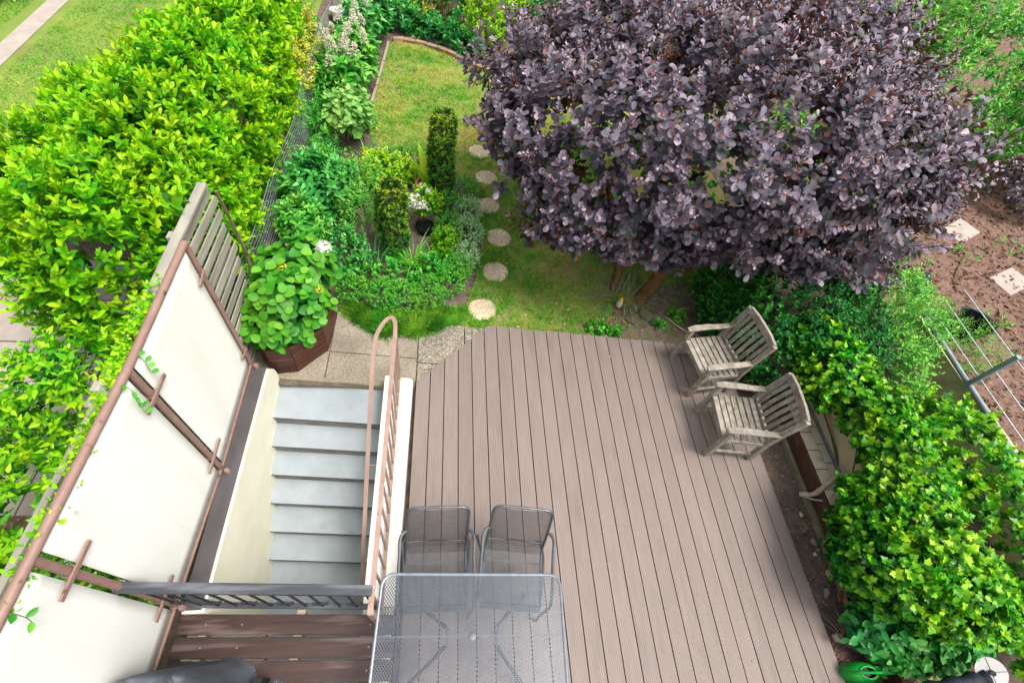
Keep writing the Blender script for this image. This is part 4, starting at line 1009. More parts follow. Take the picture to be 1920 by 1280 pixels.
def notstone(x, y):
    k_ = np.ones(len(x))
    for a, b in STN: k_ *= ((x - a) ** 2 + (y - b) ** 2 > (.162 + .012 * np.sin(5 * np.arctan2(y - b, x - a) + a * 9)) ** 2)
    return k_
grass('lawn_grass', [q for q in LAWN if True], 170000, 'short patchy green and straw coloured lawn grass', lambda x, y: bare(x, y) * notstone(x, y) * (~((x > 2.6) & (y > 5.6))), (.03, .062), .0075, 'grass', gtint)
grass('neighbour_grass', [(-2.7, 4.6), (-2.7, 14), (-9.2, 14), (-9.2, 4.6)], 110000, 'neighbour lawn grass beyond the laurel hedge', lambda x, y: ~((x < -6.55) & (x > -7.2)), (.03, .06), .007, 'grass', lambda x, y: .75 + (vnoise(x, y, 1.5, 5) - .5) * .6)
# worn soil patch below the tree
struct('worn_soil', MB().sheet([(2.0, 3.38), (2.6, 3.33), (3.5, 3.25), (4.0, 3.6), (4.0, 4.1), (3.5, 4.4), (3.0, 4.3), (2.75, 4.0), (2.3, 3.85), (2.05, 3.6)], GZ + .003), MT['soil'])

def litter(name, label, poly, n, mat, L=(.012, .035), z=GZ + .012, t=(0, 1)):
    p = np.array(poly); x = rng.uniform(p[:, 0].min(), p[:, 0].max(), n); y = rng.uniform(p[:, 1].min(), p[:, 1].max(), n); ok = inpoly(x, y, poly); x, y = x[ok], y[ok]; n = len(x)
    D = nrmv(np.stack([*rng.normal(0, 1, (2, n)), rng.normal(0, .15, n)], 1)); Nn = np.array([[0, 0, 1.]]) + rng.normal(0, .35, (n, 3))
    lv = (np.stack([x, y, np.full(n, z)], 1), D, Nn, rng.uniform(*L, n), rng.uniform(*t, n))
    o = bpy.data.objects.new(name, leaf_mesh(name, lv, 'oval', .55, LF[mat])); COL.objects.link(o); return tag(o, label, 'leaf litter', kind='stuff')
litter('leaf_litter', 'fallen brown and pinkish leaves on the soil under the purple tree', [(1.3, 3.4), (3.6, 3.2), (4.2, 4.6), (2.5, 5.0), (1.4, 4.8)], 1100, 'litter')
litter('strip_debris', 'straw bits and leaf crumbs on the soil strip by the deck', [(3.62, -.15), (3.97, -.15), (3.97, 2.2), (3.62, 2.2)], 420, 'litter', (.006, .022), -.092, (.3, 1))
litter('lawn_debris', 'few dry leaves scattered on the lawn near the deck', [(.5, 3.5), (1.8, 3.45), (2.0, 5), (.9, 5.2)], 60, 'litter', (.02, .04), GZ + .035, (.4, 1))
for i, (x, y, lab) in enumerate([(2.05, 3.02, 'small orange leaf lying on the deck near the far edge'), (2.28, 2.87, 'small brown leaf lying on the deck towards the armchairs')]):
    lv = (np.array([[x, y, .004]]), np.array([[.6, .5, 0.05]]), np.array([[0, .1, 1.]]), np.array([.035]), np.array([.7 - .3 * i]))
    tag(link(bpy.data.objects.new('fallen_leaf', leaf_mesh('fallen_leaf', lv, 'oval', .6, LF['litter']))), lab, 'leaf', 'leaves fallen on the deck')

litter('deck_specks', 'tiny dry specks and crumbs lying on the deck', [(.9, -.3), (3.4, -.3), (3.3, 3.1), (1.0, 3.2), (.0, 2.6), (.0, 1.3), (.9, 1.1)], 70, 'litter', (.004, .012), .0025)
# ------------------------------------------------------------------ smoke tree
tr = thing('smoke_tree', 'large purple leaved smoke tree overhanging the lawn and deck', 'tree', (2.75, 4.1, GZ))
def limb(pts, rad, nm='limb'): return MB().tube(bez(pts, 5), list(np.interp(np.linspace(0, 1, 5 * (len(pts) - 1) + 1), np.linspace(0, 1, len(rad)), rad)), 10).build(nm, MT['bark'], tr, smooth=True)
limb([(2.72, 4.05, -.12), (2.83, 4.12, .15), (3.0, 4.3, .5), (3.15, 4.5, 1.0)], [.11, .09, .075, .05], 'trunk')
limb([(2.36, 4.22, -.12), (2.37, 4.35, .2), (2.2, 4.6, .7), (1.9, 4.8, 1.3)], [.07, .055, .05, .03], 'trunk')
limb([(2.85, 4.14, .2), (2.75, 4.4, .6), (2.6, 4.9, 1.2), (2.5, 5.3, 1.7)], [.06, .05, .045, .03])
limb([(3.0, 4.3, .5), (3.5, 4.3, .8), (4.2, 4.4, 1.2), (4.9, 4.6, 1.6)], [.055, .05, .04, .02])
limb([(3.1, 4.45, .8), (3.2, 5.0, 1.3), (3.5, 5.8, 1.9)], [.05, .045, .02])
limb([(2.9, 4.2, .3), (2.7, 4.0, .75), (2.3, 3.9, 1.2)], [.04, .035, .02])
SM = [(1.3, 4.95, 1.65, .85, .7, .55), (1.6, 4.45, 1.4, .75, .75, .6), (2.65, 4.0, 1.2, .5, .35, .32), (2.35, 3.95, 1.0, .42, .28, .28), (2.75, 3.98, .88, .5, .22, .22), (2.2, 4.9, 1.75, 1.45, 1.35, .85), (3.2, 4.9, 2.0, 1.6, 1.6, .95), (4.15, 4.6, 2.0, 1.3, 1.35, .85), (4.8, 4.5, 1.95, .85, .92, .72),
      (2.6, 6.2, 1.95, 1.5, 1.3, .95), (4.35, 6.1, 2.15, 1.7, 1.4, .92), (1.45, 5.8, 1.7, 1.05, 1.0, .75), (4.1, 3.9, 1.4, .75, .6, .5), (1.7, 3.95, 1.1, .45, .35, .3), (2.0, 4.0, 1.15, .5, .35, .3), (3.3, 3.8, 1.55, .7, .5, .5), (1.2, 4.0, 1.02, .28, .2, .16),
      (4.7, 3.85, 1.2, .7, .55, .45)]
P1, N1 = on_lumps(SM, 3000, .66, -.75, .82, .15)
out_ = rng.random(len(P1)) < .14; P1[out_] += N1[out_] * rng.uniform(.06, .24, out_.sum())[:, None]      # longer shoots break the outline
A1 = nrmv(N1 * .75 + np.array([-.02, -.12, .55]) + rng.normal(0, .22, N1.shape))
hi = P1[:, 2] + .4 * N1[:, 2]
fresh = np.clip((N1[:, 2] * .5 + .35), 0, 1)
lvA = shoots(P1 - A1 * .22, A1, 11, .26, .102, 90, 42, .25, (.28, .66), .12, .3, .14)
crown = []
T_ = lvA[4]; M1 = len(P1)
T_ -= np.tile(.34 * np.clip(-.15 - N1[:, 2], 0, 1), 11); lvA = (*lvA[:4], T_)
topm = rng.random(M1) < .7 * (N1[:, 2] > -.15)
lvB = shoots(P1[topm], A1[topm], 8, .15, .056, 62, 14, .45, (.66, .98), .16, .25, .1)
crown_o = bpy.data.objects.new('crown', None)
lv = cat(lvA, lvB); wr_ = .7
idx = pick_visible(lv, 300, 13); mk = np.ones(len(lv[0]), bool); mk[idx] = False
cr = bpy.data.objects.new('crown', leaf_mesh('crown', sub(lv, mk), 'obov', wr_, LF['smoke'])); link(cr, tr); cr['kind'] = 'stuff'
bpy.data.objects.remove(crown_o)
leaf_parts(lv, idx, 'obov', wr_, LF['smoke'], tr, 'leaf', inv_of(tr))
# twigs
m = MB()
for i in range(0, M1, 3):
    m.sweep([P1[i] - A1[i] * .3, P1[i] + A1[i] * .16], [(.004 * math.cos(a), .004 * math.sin(a)) for a in (0, 2.1, 4.2)], (0.3, .2, 1), cap=False)
o = m.build('twigs', MT['bark'], tr); o['kind'] = 'stuff'
# faded flower plumes
for i, (px, r) in enumerate([((4.55, 4.25, 2.22), .2), ((3.95, 3.75, 1.75), .15), ((2.3, 4.35, 2.2), .16), ((2.9, 5.2, 2.85), .22), ((1.75, 4.2, 1.75), .13), ((2.2, 5.1, 2.55), .15), ((3.6, 4.6, 2.8), .18)]):
    d = nrmv(rng.normal(size=(900, 3))); p = np.array(px) + d * (r * rng.random(900) ** .5)[:, None] * [1, 1, .7]
    lvp = (p, nrmv(rng.normal(size=(900, 3))), nrmv(rng.normal(size=(900, 3))), rng.uniform(.008, .022, 900), rng.random(900))
    link(bpy.data.objects.new('flower_plume', leaf_mesh('flower_plume', lvp, 'diamond', .35, LF['plume'])), tr)['kind'] = 'stuff'
bush('green_creeper', 'green leafy growth inside the underside of the purple tree', 'shrub', (3.6, 4.9, GZ), [(3.4, 5.2, 1.2, 1.3, .9, .8), (2.3, 5.2, 1.2, .8, .8, .7)], 420, 7, .16, .06, 'round', .8, LF['mid'], .4, stems=2, tint=(.1, .6))

# ------------------------------------------------------------------ hydrangea in the planter
HY = [(-1.47, 3.22, .58, .36, .36, .34), (-1.36, 3.5, .72, .30, .34, .32), (-1.55, 3.0, .46, .27, .24, .24), (-1.58, 3.42, .66, .24, .3, .30)]
hd = thing('hydrangea', 'bright green hydrangea with round leaves growing in the wooden planter', 'hydrangea', (-1.45, 3.25, .28))
P2, N2 = on_lumps(HY, 76, .9, -.35, .9, .05)
A2 = nrmv(N2 * .6 + np.array([0.03, -.12, .6]) + rng.normal(0, .1, N2.shape))
lvh = cat(shoots(P2 - A2 * .06, A2, 5, .10, .145, 88, 62, .45, (.35, .75), .1, .16, .13), shoots(P2 - A2 * .2, A2, 3, .1, .15, 95, 85, 0, (.05, .3), .1, .12, .1))
put_leaves(hd, lvh, 'round', .84, LF['hyd'], 300, 'foliage', 7, HY, (-1.45, 3.25, .3), MT['stem'])
def head(root, c, r, n, mat, name='flower_head', L=.02, tm='diamond', flat=.8):
    d = nrmv(rng.normal(size=(n, 3))); d[:, 2] = np.abs(d[:, 2]) * .9 + .02
    p = np.array(c) + d * r * [1, 1, flat]
    ref = nrmv(rng.normal(size=(n, 3))); D = nrmv(np.cross(d, ref) + d * .15)
    link(bpy.data.objects.new(name, leaf_mesh(name, (p, D, d, rng.uniform(.8, 1.2, n) * L, rng.random(n)), tm, .8, LF[mat])), root)['kind'] = 'stuff'
head(hd, (-1.16, 3.66, .90), .075, 260, 'white', L=.028)
for c, r in (((-1.60, 3.33, .93), .04), ((-1.47, 3.32, .95), .042), ((-1.14, 3.18, .82), .045)): head(hd, c, r, 110, 'yellow', 'flower_bud_cluster', .014)

# ------------------------------------------------------------------ yew columns
def yew(label, base, h, r, lean=(0, 0)):
    t = thing('yew_column', label, 'yew', base, 0, 'clipped columnar yews in the flower bed')
    n = int(900 * h * r / .2)
    z = rng.random(n) ** .85; az = rng.uniform(0, 2 * PI, n)
    rr_ = r * np.clip(1.12 * np.sqrt(np.clip(1.04 - np.abs(z - .55) ** 3 * 5.2, .03, 1)), .15, 1) * (1 - .2 * rng.random(n) ** 2) * (1 + .1 * np.sin(az * 3 + z * 9))
    d = np.stack([np.cos(az), np.sin(az), np.zeros(n)], 1)
    P = np.array(base) + d * rr_[:, None]; P[:, 2] += .04 + z * h; P[:, 0] += lean[0] * z; P[:, 1] += lean[1] * z
    A = nrmv(d * (1 - z ** 3)[:, None] * .9 + np.array([0, 0, .75]) + rng.normal(0, .18, (n, 3)))
    tip = np.clip(z * .75 - .1, 0, 1)
    lv = shoots(P - A * .02, A, 9, .06, .045, 78, 40, .2, (.0, .22), .12, .2, .06)
    ts = rng.random(n) < .7
    lt = shoots((P + A * .03)[ts], A[ts], 6, .012, .036, 75, 50, .1, (.4, .5), .1, .2, .06)
    lt = (*lt[:4], lt[4] + np.tile(tip[ts] * .6 - .06, 6)); lv = cat(lv, lt)
    MB().tube([(base[0], base[1], base[2] - .05), (base[0] + lean[0], base[1] + lean[1], base[2] + h * .9)], [r * .3, r * .12], 8).build('trunk', MT['bark'], t)
    put_leaves(t, lv, 'lance', .24, LF['yew'], 0)
    return t
yew('golden tipped clipped yew column nearer the deck', (-.57, 4.62, GZ), 1.02, .165)
yew('taller dark green yew column beside the terracotta pot', (-.005, 5.78, GZ), 1.28, .15)

# ------------------------------------------------------------------ flower bed
B0 = GZ
bush('dark_shrub', 'deep green pointed leaf shrub against the wire fence', 'shrub', (-1.6, 5.3, B0), [(-1.62, 5.15, .35, .38, .5, .42), (-1.35, 5.3, .3, .3, .4, .35)], 210, 9, .2, .11, 'lance', .55, LF['dark'], .6, (82, 45), .2, (.2, .75), big=120)
bush('glossy_shrub', 'small glossy mid green shrub behind the hydrangea', 'shrub', (-1.6, 4.45, B0), [(-1.6, 4.45, .42, .28, .3, .35)], 110, 9, .14, .075, 'oval', .55, LF['mid'], .6, tint=(.2, .95), big=60)
bush('rose_shrub', 'glossy rose like shrub between hydrangea and irises', 'shrub', (-1.15, 4.35, B0), [(-1.15, 4.35, .15, .32, .32, .28)], 150, 7, .12, .06, 'oval', .6, LF['dark'], .5, tint=(.2, .9))
bush('feathery_shrub', 'loose feathery green plant in the middle of the bed', 'plant', (-1.1, 5.5, B0), [(-1.08, 5.35, .25, .3, .55, .42), (-1.0, 4.9, .2, .25, .35, .38)], 260, 10, .26, .06, 'lance', .22, LF['mid'], .7, (60, 25), .2, (.3, .9))
bush('euonymus', 'bright lime and cream euonymus in front of the pot', 'shrub', (-.72, 6.1, B0), [(-.82, 6.05, .12, .34, .28, .26), (-.55, 6.1, .1, .2, .2, .2)], 230, 8, .12, .06, 'oval', .55, LF['lime'], .6, tint=(.2, 1.0), big=80)
bush('green_mound', 'low mid green mound right behind the euonymus', 'plant', (-.45, 6.4, B0), [(-.6, 6.45, .02, .6, .22, .2)], 240, 7, .1, .04, 'oval', .6, LF['mid'], .5)
wp = thing('white_flower_plant', 'white flowering plant in a dark pot beside the yews', 'plant', (-.27, 5.2, B0))
MB().lathe([(.09, 0), (.12, .15), (.13, .16), (.11, .14), (0, .13)], (-.2, 5.1, B0 - .07), 16).build('pot', MT['black'], wp, smooth=True)
bush('', '', '', (-.2, 5.2, B0), [(-.2, 5.22, .32, .22, .2, .2)], 120, 8, .1, .05, 'oval', .6, LF['lime'], .6, root=wp, stems=3, tint=(0, .8))
for k_ in range(30): head(wp, (-.32 + rng.normal(0, .10), 5.12 + rng.normal(0, .13), .40 + rng.normal(0, .05)), .034, 16, 'white', 'blossom', .034)
pt_ = thing('terracotta_pot', 'terracotta pot of dark soil with a broad banana like leaf', 'pot', (-.2, 5.77, B0))
MB().lathe([(.10, 0), (.15, .22), (.165, .225), (.165, .265), (.145, .265), (.14, .22), (0, .215)], (-.2, 5.77, B0), 22).build('pot', MT['terra'], pt_, smooth=True)
MB().lathe([(.0, .23), (.138, .225)], (-.2, 5.77, B0), 18, cap=False).build('soil', MT['soil'], pt_)
for az_, ln_, T__ in ((2.0, .62, .85), (2.6, .36, .5), (.9, .3, .6)):
    link(bpy.data.objects.new('leaf', np_mesh('leaf', *blades_np(np.array([[-.2, 5.79, .14]]), np.array([az_]), np.array([.25]), np.array([ln_]), np.array([.15]), np.array([.4]), np.array([T__]), 8, 0), LF['lime'])), pt_)
# silver-green cushions and box edging along the path
for i, (x, y, r, mt, lab) in enumerate([(.33, 5.85, .22, 'mid', 'green cushion plant at the far end of the bed edge'), (.38, 5.38, .2, 'silver', 'silvery cushion plant beside the tall yew'), (.36, 4.95, .24, 'silver', 'widest silvery cushion plant beside the path'),
        (.12, 5.0, .2, 'mid', 'green cushion plant behind the widest silvery cushion'), (.36, 4.5, .17, 'silver', 'silvery cushion plant beside the second stepping stone'), (.12, 5.5, .18, 'mid', 'green cushion plant at the foot of the tall yew')]):
    bush('cushion_plant', lab, 'plant', (x, y, B0), [(x, y, .06, r, r * 1.15, .2)], 300, 7, .07, .026, 'oval', .5, LF[mt], .45, tint=(.2, .95), stems=2, group='cushion plants along the path edge')
for i, (x, y, r, lab) in enumerate([(-1.02, 3.86, .17, 'small round box plant closest to the wooden planter'), (-.66, 3.8, .18, 'box plant second from the planter'), (-.38, 3.76, .2, 'box plant third from the planter'), (-.1, 3.85, .2, 'box plant fourth from the planter'), (.14, 4.06, .21, 'box plant at the path corner'), (.26, 4.3, .18, 'last box plant before the silvery cushions')]):
    bush('box_plant', lab, 'box plant', (x, y, B0), [(x, y, .05, r, r, .2)], 330, 7, .06, .022, 'oval', .6, LF['bed'], .4, tint=(.0, .8), stems=2, group='low box plants edging the bed')
bush('leafy_filler', 'low leafy green plants filling the bed behind the box edging', 'plant', (-.5, 4.1, B0), [(-.62, 4.12, .02, .36, .2, .18), (-.12, 4.25, .03, .3, .2, .2), (-.95, 4.15, .0, .2, .18, .15)], 200, 7, .1, .05, 'lobed', .8, LF['bed'], .6, tint=(.1, .8))
bush('pale_flower_plant', 'yellow green flowering plant behind the silvery cushions', 'plant', (.05, 4.62, B0), [(.08, 4.68, .12, .17, .17, .2)], 90, 8, .1, .05, 'oval', .5, LF['lime'], .6, tint=(0, .7))
clump('iris_clump', 'grey green iris fan beside the hydrangea', 'iris', (-1.0, 4.1, B0), 22, .5, .035, LF['iris'], .12, (.05, .5), (.05, .3))
clump('iris_clump', 'blue green iris fan right behind the box edging', 'iris', (-.82, 4.35, B0), 16, .52, .036, LF['iris'], .12, (.05, .5), (.05, .3))
clump('daylily_clump', 'grassy daylily clump at the foot of the golden yew', 'daylily', (-.32, 4.4, B0), 40, .5, .018, LF['mid'], .08, (.1, .6), (.3, .8))
clump('daylily_clump', 'grassy daylily clump behind the fourth box plant', 'daylily', (-.02, 4.35, B0), 34, .5, .018, LF['lime'], .07, (.1, .6), (.3, .8), tint=(.0, .4))
clump('lily_plant', 'strap leaved lily with pale yellow buds near the lawn', 'lily', (-1.12, 6.5, B0), 22, .42, .02, LF['mid'], .1, (.1, .6), (.2, .6))
head(clump('lily_bloom', 'pale yellow lily buds above their strap leaves', 'lily', (-1.1, 6.3, B0), 8, .4, .02, LF['lime'], .05, (0.05, .3), (.1, .3)), (-1.08, 6.2, .28), .06, 24, 'yellow', 'flower_bud', .07, 'lance')
bush('pale_leaf_plant', 'pale green broad leaved plant beside the timber edging', 'plant', (-1.42, 7.05, B0), [(-1.4, 6.95, .4, .36, .4, .34)], 85, 6, .12, .105, 'round', .8, LF['pale'], .6, (88, 60), .3, (.15, .8), big=120)
bush('fern', 'fine leaved fern like plant at the foot of the wire fence', 'fern', (-1.7, 6.4, B0), [(-1.68, 6.3, .12, .26, .5, .28)], 140, 14, .3, .045, 'lance', .25, LF['dark'], .6, (75, 60), .6, (.3, .9))
bush('fence_foliage', 'leafy green plants between the fern and the white plumed perennials', 'plant', (-1.75, 7.2, B0), [(-1.72, 5.95, .1, .24, .4, .3), (-1.78, 6.9, .2, .2, .5, .35), (-1.78, 7.6, .25, .2, .5, .4), (-1.3, 7.5, .0, .22, .45, .2)], 330, 8, .16, .08, 'lance', .45, LF['bed'], .6, tint=(.1, .8), stems=3)
bush('undergrowth', 'dark leafy undergrowth just outside the wire mesh fence', 'shrub', (-2.2, 6.0, B0), [(-2.2, 4.2, .3, .16, .8, .4), (-2.2, 5.6, .3, .16, .9, .4), (-2.22, 7.0, .3, .16, .9, .4), (-2.25, 8.8, .3, .18, 1.0, .4)], 520, 8, .14, .07, 'oval', .55, LF['mid'], .5, tint=(.1, .8), stems=4)
WP = [((-1.62, 8.0), 'white plumed leafy perennial next to the golden privet'), ((-1.55, 8.75), 'white plumed leafy perennial in the middle of the far bed'), ((-1.6, 9.7), 'white plumed leafy perennial near the glass jar'), ((-1.42, 10.5), 'farthest white plumed leafy perennial, at the lawn corner')]
for (x, y), lab in WP:
    t, lv_ = bush('flowering_perennial', lab, 'perennial', (x, y, B0), [(x, y, .38, .36, .46, .42)], 95, 8, .22, .16, 'lance', .42, LF['dark' if y > 9 else 'mid'], .6, (85, 50), .25, (.1, .75), big=60, group='white plumed perennials along the fence')
    for k_ in range(11):
        c = np.array((x + rng.normal(0, .2), y + rng.normal(0, .24), .80 + rng.normal(0, .07)))
        n = 130; tt = rng.random(n); d = nrmv(rng.normal(size=(n, 3)) * [1, 1, .5]); p = c + d * (.055 * (1 - tt * .8))[:, None]; p[:, 2] += tt * .16
        link(bpy.data.objects.new('flower_plume', leaf_mesh('flower_plume', (p, d, nrmv(rng.normal(size=(n, 3))), rng.uniform(.02, .04, n), rng.random(n)), 'diamond', .6, LF['pinkwhite'])), t)['kind'] = 'stuff'
bush('golden_privet', 'yellow variegated privet leaning over the wire fence', 'privet', (-2.25, 7.6, B0), [(-2.2, 7.3, .72, .26, .62, .5), (-2.2, 8.2, .72, .24, .5, .45)], 330, 9, .18, .075, 'lance', .4, LF['gold'], .5, tint=(0, 1), big=120)
bush('corner_shrub', 'dark green leafy shrub in the far left bed corner', 'shrub', (-1.2, 11.4, B0), [(-1.3, 11.3, .3, .6, .5, .6), (-.95, 11.1, .1, .4, .35, .4)], 260, 8, .2, .11, 'lance', .5, LF['dark'], .5, tint=(.2, .85))
bush('variegated_shrub', 'yellow variegated shrub at the far end of the garden', 'shrub', (-.7, 11.7, B0), [(-.72, 11.5, .45, .42, .4, .55)], 330, 8, .12, .055, 'oval', .55, LF['gold'], .5, tint=(0, .9))
bush('hosta_row', 'dark broad leaves lining the far brick edging', 'plant', (-.2, 10.95, B0), [(-.5, 10.95, -.02, .35, .2, .24), (.05, 10.75, .0, .4, .25, .28), (.45, 10.45, .0, .3, .25, .25)], 190, 7, .14, .13, 'lance', .5, LF['dark'], .6, tint=(.1, .6))
bs = thing('bare_shrub', 'bare brown stems of a leafless shrub against the grey wall', 'shrub', (-.1, 11.7, B0))
for k_ in range(14):
    a = rng.uniform(0, 2 * PI); q = rng.uniform(.1, .45)
    MB().tube(bez([(-.05 + .1 * math.cos(a), 11.7 + .1 * math.sin(a), -.1), (-.05 + q * .5 * math.cos(a), 11.7 + q * .5 * math.sin(a), .5), (-.05 + q * math.cos(a), 11.7 + q * math.sin(a), rng.uniform(.8, 1.4))], 3), [.012, .011, .010, .008, .006, .004, .003], 5).build('stem', MT['bark'], bs)
bush('lime_shrub', 'vivid lime green shrub at the far end in front of the raised bed', 'shrub', (.85, 11.1, B0), [(.85, 11.0, .45, .5, .5, .65), (1.15, 11.5, .7, .55, .5, .5), (.75, 10.7, .2, .4, .3, .4)], 520, 9, .16, .07, 'oval', .5, LF['lime'], .5, tint=(.1, 1), big=120)
bush('rear_creeper', 'green climber covering the far wall by the corner shrub', 'climber', (-2.4, 12.5, B0), [(-2.2, 12.4, .5, 1.2, .4, .8), (.5, 12.5, .4, .7, .35, .6), (-.2, 12.3, .1, .7, .4, .4), (-.1, 11.4, -.02, .5, .35, .25), (2.2, 12.0, .4, .8, .5, .4)], 700, 8, .16, .09, 'oval', .6, LF['dark'], .5)
# mossy grass mat that spills onto the paving
MATP = [(-1.08, 3.72), (-1.08, 3.55), (-.9, 3.42), (-.62, 3.28), (-.3, 3.27), (.0, 3.4), (.25, 3.5), (.35, 3.75), (.1, 3.72), (-.3, 3.6), (-.7, 3.68)]
grass('mossy_grass_mat', MATP, 24000, 'lush mossy grass mat spilling onto the paving', None, (.05, .12), .0075, 'moss', lambda x, y: .45 + (vnoise(x, y, 9, 7) - .5) * 1.2)
bs_ = grass('path_edge_grass', [(.25, 3.5), (.5, 4.25), (.62, 4.9), (.55, 5.5), (.4, 6.1), (.62, 6.1), (.95, 5.0), (.95, 3.9), (.6, 3.45)], 9000, 'greener grass between the stepping stones and the cushions', notstone, (.03, .06), .005, 'moss', lambda x, y: .55 + (vnoise(x, y, 6, 8) - .5) * .6)
# under the tree: straw tufts, stones, figurine, seedlings
clump('grass_tuft', 'grey green straw like grass tuft around the tree trunk', 'grass tuft', (2.52, 4.08, B0), 90, .34, .009, LF['straw'], .2, (.2, 1.0), (.3, .8), parts=False)
clump('grass_tuft', 'drier straw tuft beside the thinner trunk', 'grass tuft', (2.25, 4.0, B0), 60, .3, .009, LF['straw'], .14, (.2, 1.0), (.3, .8), parts=False)
rock('stone', 'flat rectangular mossy stone in front of the tree trunk', 'stone', (2.72, 3.75, B0), S3(.11, .08, .06), MT['darkstone'], 'stones around the tree', .8, 21)
rock('stone', 'rounded dark stone left of the flat mossy stone', 'stone', (2.5, 3.68, B0), S3(.1, .07, .06), MT['darkstone'], 'stones around the tree', .7, 22)
rock('stone', 'small pale stone close to the trunk foot', 'stone', (2.62, 3.9, B0), S3(.04, .03, .03), MT['stone'], 'stones around the tree', .8, 23)
fg = thing('garden_figurine', 'small painted garden figurine with yellow cap beside the trunk', 'figurine', (2.36, 3.88, B0))
MB().lathe([(.04, 0), (.05, .02), (.045, .05), (.03, .06)], (2.36, 3.88, B0), 14).build('base', MT['redpaint'], fg, smooth=True)
MB().lathe([(.04, .055), (.042, .09), (.03, .12), (.018, .13)], (2.36, 3.88, B0), 14).build('body', MT['whiteplast'], fg, smooth=True)
MB().lathe([(.0, .118), (.024, .13), (.028, .15), (.02, .17), (0, .175)], (2.36, 3.88, B0), 14).build('head', MT['tile'], fg, smooth=True)
MB().lathe([(.03, .155), (.026, .175), (.012, .2), (0, .21)], (2.36, 3.88, B0), 14).build('cap', MT['yellowpaint'], fg, smooth=True)
for (x, y, r, lab) in ((2.0, 3.5, .16, 'strawberry like seedlings along the far deck edge'), (2.22, 3.46, .1, 'small leafy seedling at the deck edge near the tree'), (3.15, 3.75, .12, 'bright leafy weed behind the farther armchair'), (2.85, 3.6, .08, 'tiny green weed beside the mossy stone')):
    bush('seedling', lab, 'seedling', (x, y, B0), [(x, y, -.06, r, r * .6, .09)], int(220 * r), 5, .06, .05, 'round', .85, LF['mid'], .6, stems=1, tint=(.1, .7), group='seedlings under the tree')
tag(MB().tube(bez([(3.0, 3.75, -.07), (3.1, 3.6, -.05), (3.25, 3.48, -.06), (3.38, 3.45, -.07)], 4), .007, 6).build('fallen_twig', MT['drift'], smooth=True), 'pale bare twig lying behind the farther armchair', 'twig')
for i in range(7):
    a, b = (3.66 + .02 * i, .02 - .02 * i), (3.70 + .03 * i + random.uniform(-.05, .08), -.10 + random.uniform(-.02, .2))
    pass
ds_ = thing('dry_plant', 'withered brown stems with pink petals at the deck corner', 'plant', (3.75, .02, B0))
for i in range(16):
    a = rng.uniform(-.8, 2.4); l = rng.uniform(.12, .34)
    MB().tube([(3.78, .02, -.08), (3.78 + l * .5 * math.cos(a), .02 + l * .5 * math.sin(a), -.03), (3.78 + l * math.cos(a), .02 + l * math.sin(a), -.07)], [.005, .004, .002], 5).build('stem', MT['brick'], ds_)
litter('pink_petals', 'pink petals scattered on the soil by the watering can', [(3.62, -.1), (3.62, .1), (3.95, .05), (4.0, -.12)], 90, 'pink' if 'pink' in LF else 'litter', (.01, .022), -.085)

# ------------------------------------------------------------------ hedges on the right
MH = [(4.2, 2.4, .74, .36, .4, .36), (4.34, 1.8, .8, .28, .45, .36), (4.25, 2.8, .72, .36, .35, .36), (4.1, .95, .72, .42, .42, .42), (4.32, 1.4, .86, .26, .6, .28), (4.0, .5, .72, .48, .42, .44), (4.14, .7, .92, .34, .6, .26), (4.1, .3, .84, .42, .3, .34), (3.96, .66, .28, .24, .26, .28), (3.98, .95, .4, .2, .2, .25), (4.38, .22, .82, .32, .28, .3)]
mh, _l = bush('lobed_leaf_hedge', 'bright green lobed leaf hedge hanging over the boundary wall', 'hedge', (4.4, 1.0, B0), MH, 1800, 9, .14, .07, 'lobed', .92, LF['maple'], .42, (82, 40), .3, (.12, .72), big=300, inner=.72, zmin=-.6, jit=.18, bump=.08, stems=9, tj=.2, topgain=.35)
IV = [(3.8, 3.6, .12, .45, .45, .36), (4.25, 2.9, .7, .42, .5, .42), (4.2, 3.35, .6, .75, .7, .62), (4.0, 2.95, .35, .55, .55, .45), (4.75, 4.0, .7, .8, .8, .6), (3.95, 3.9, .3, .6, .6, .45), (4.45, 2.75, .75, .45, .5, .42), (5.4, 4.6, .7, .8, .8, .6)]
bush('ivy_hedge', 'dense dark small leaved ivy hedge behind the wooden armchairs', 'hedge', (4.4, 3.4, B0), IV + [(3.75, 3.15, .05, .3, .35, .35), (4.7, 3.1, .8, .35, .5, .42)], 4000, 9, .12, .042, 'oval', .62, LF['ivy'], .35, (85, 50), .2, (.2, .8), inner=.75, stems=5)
bush('vine_shrub', 'dark green compound leaf vine in the near right corner', 'vine', (4.3, -.25, B0), [(4.05, .12, .16, .36, .2, .3), (4.5, .05, .35, .35, .18, .3), (4.3, -.08, .12, .4, .14, .22)], 250, 6, .14, .105, 'oval', .55, LF['dark'], .5, (88, 60), .2, (.15, .75), big=80)
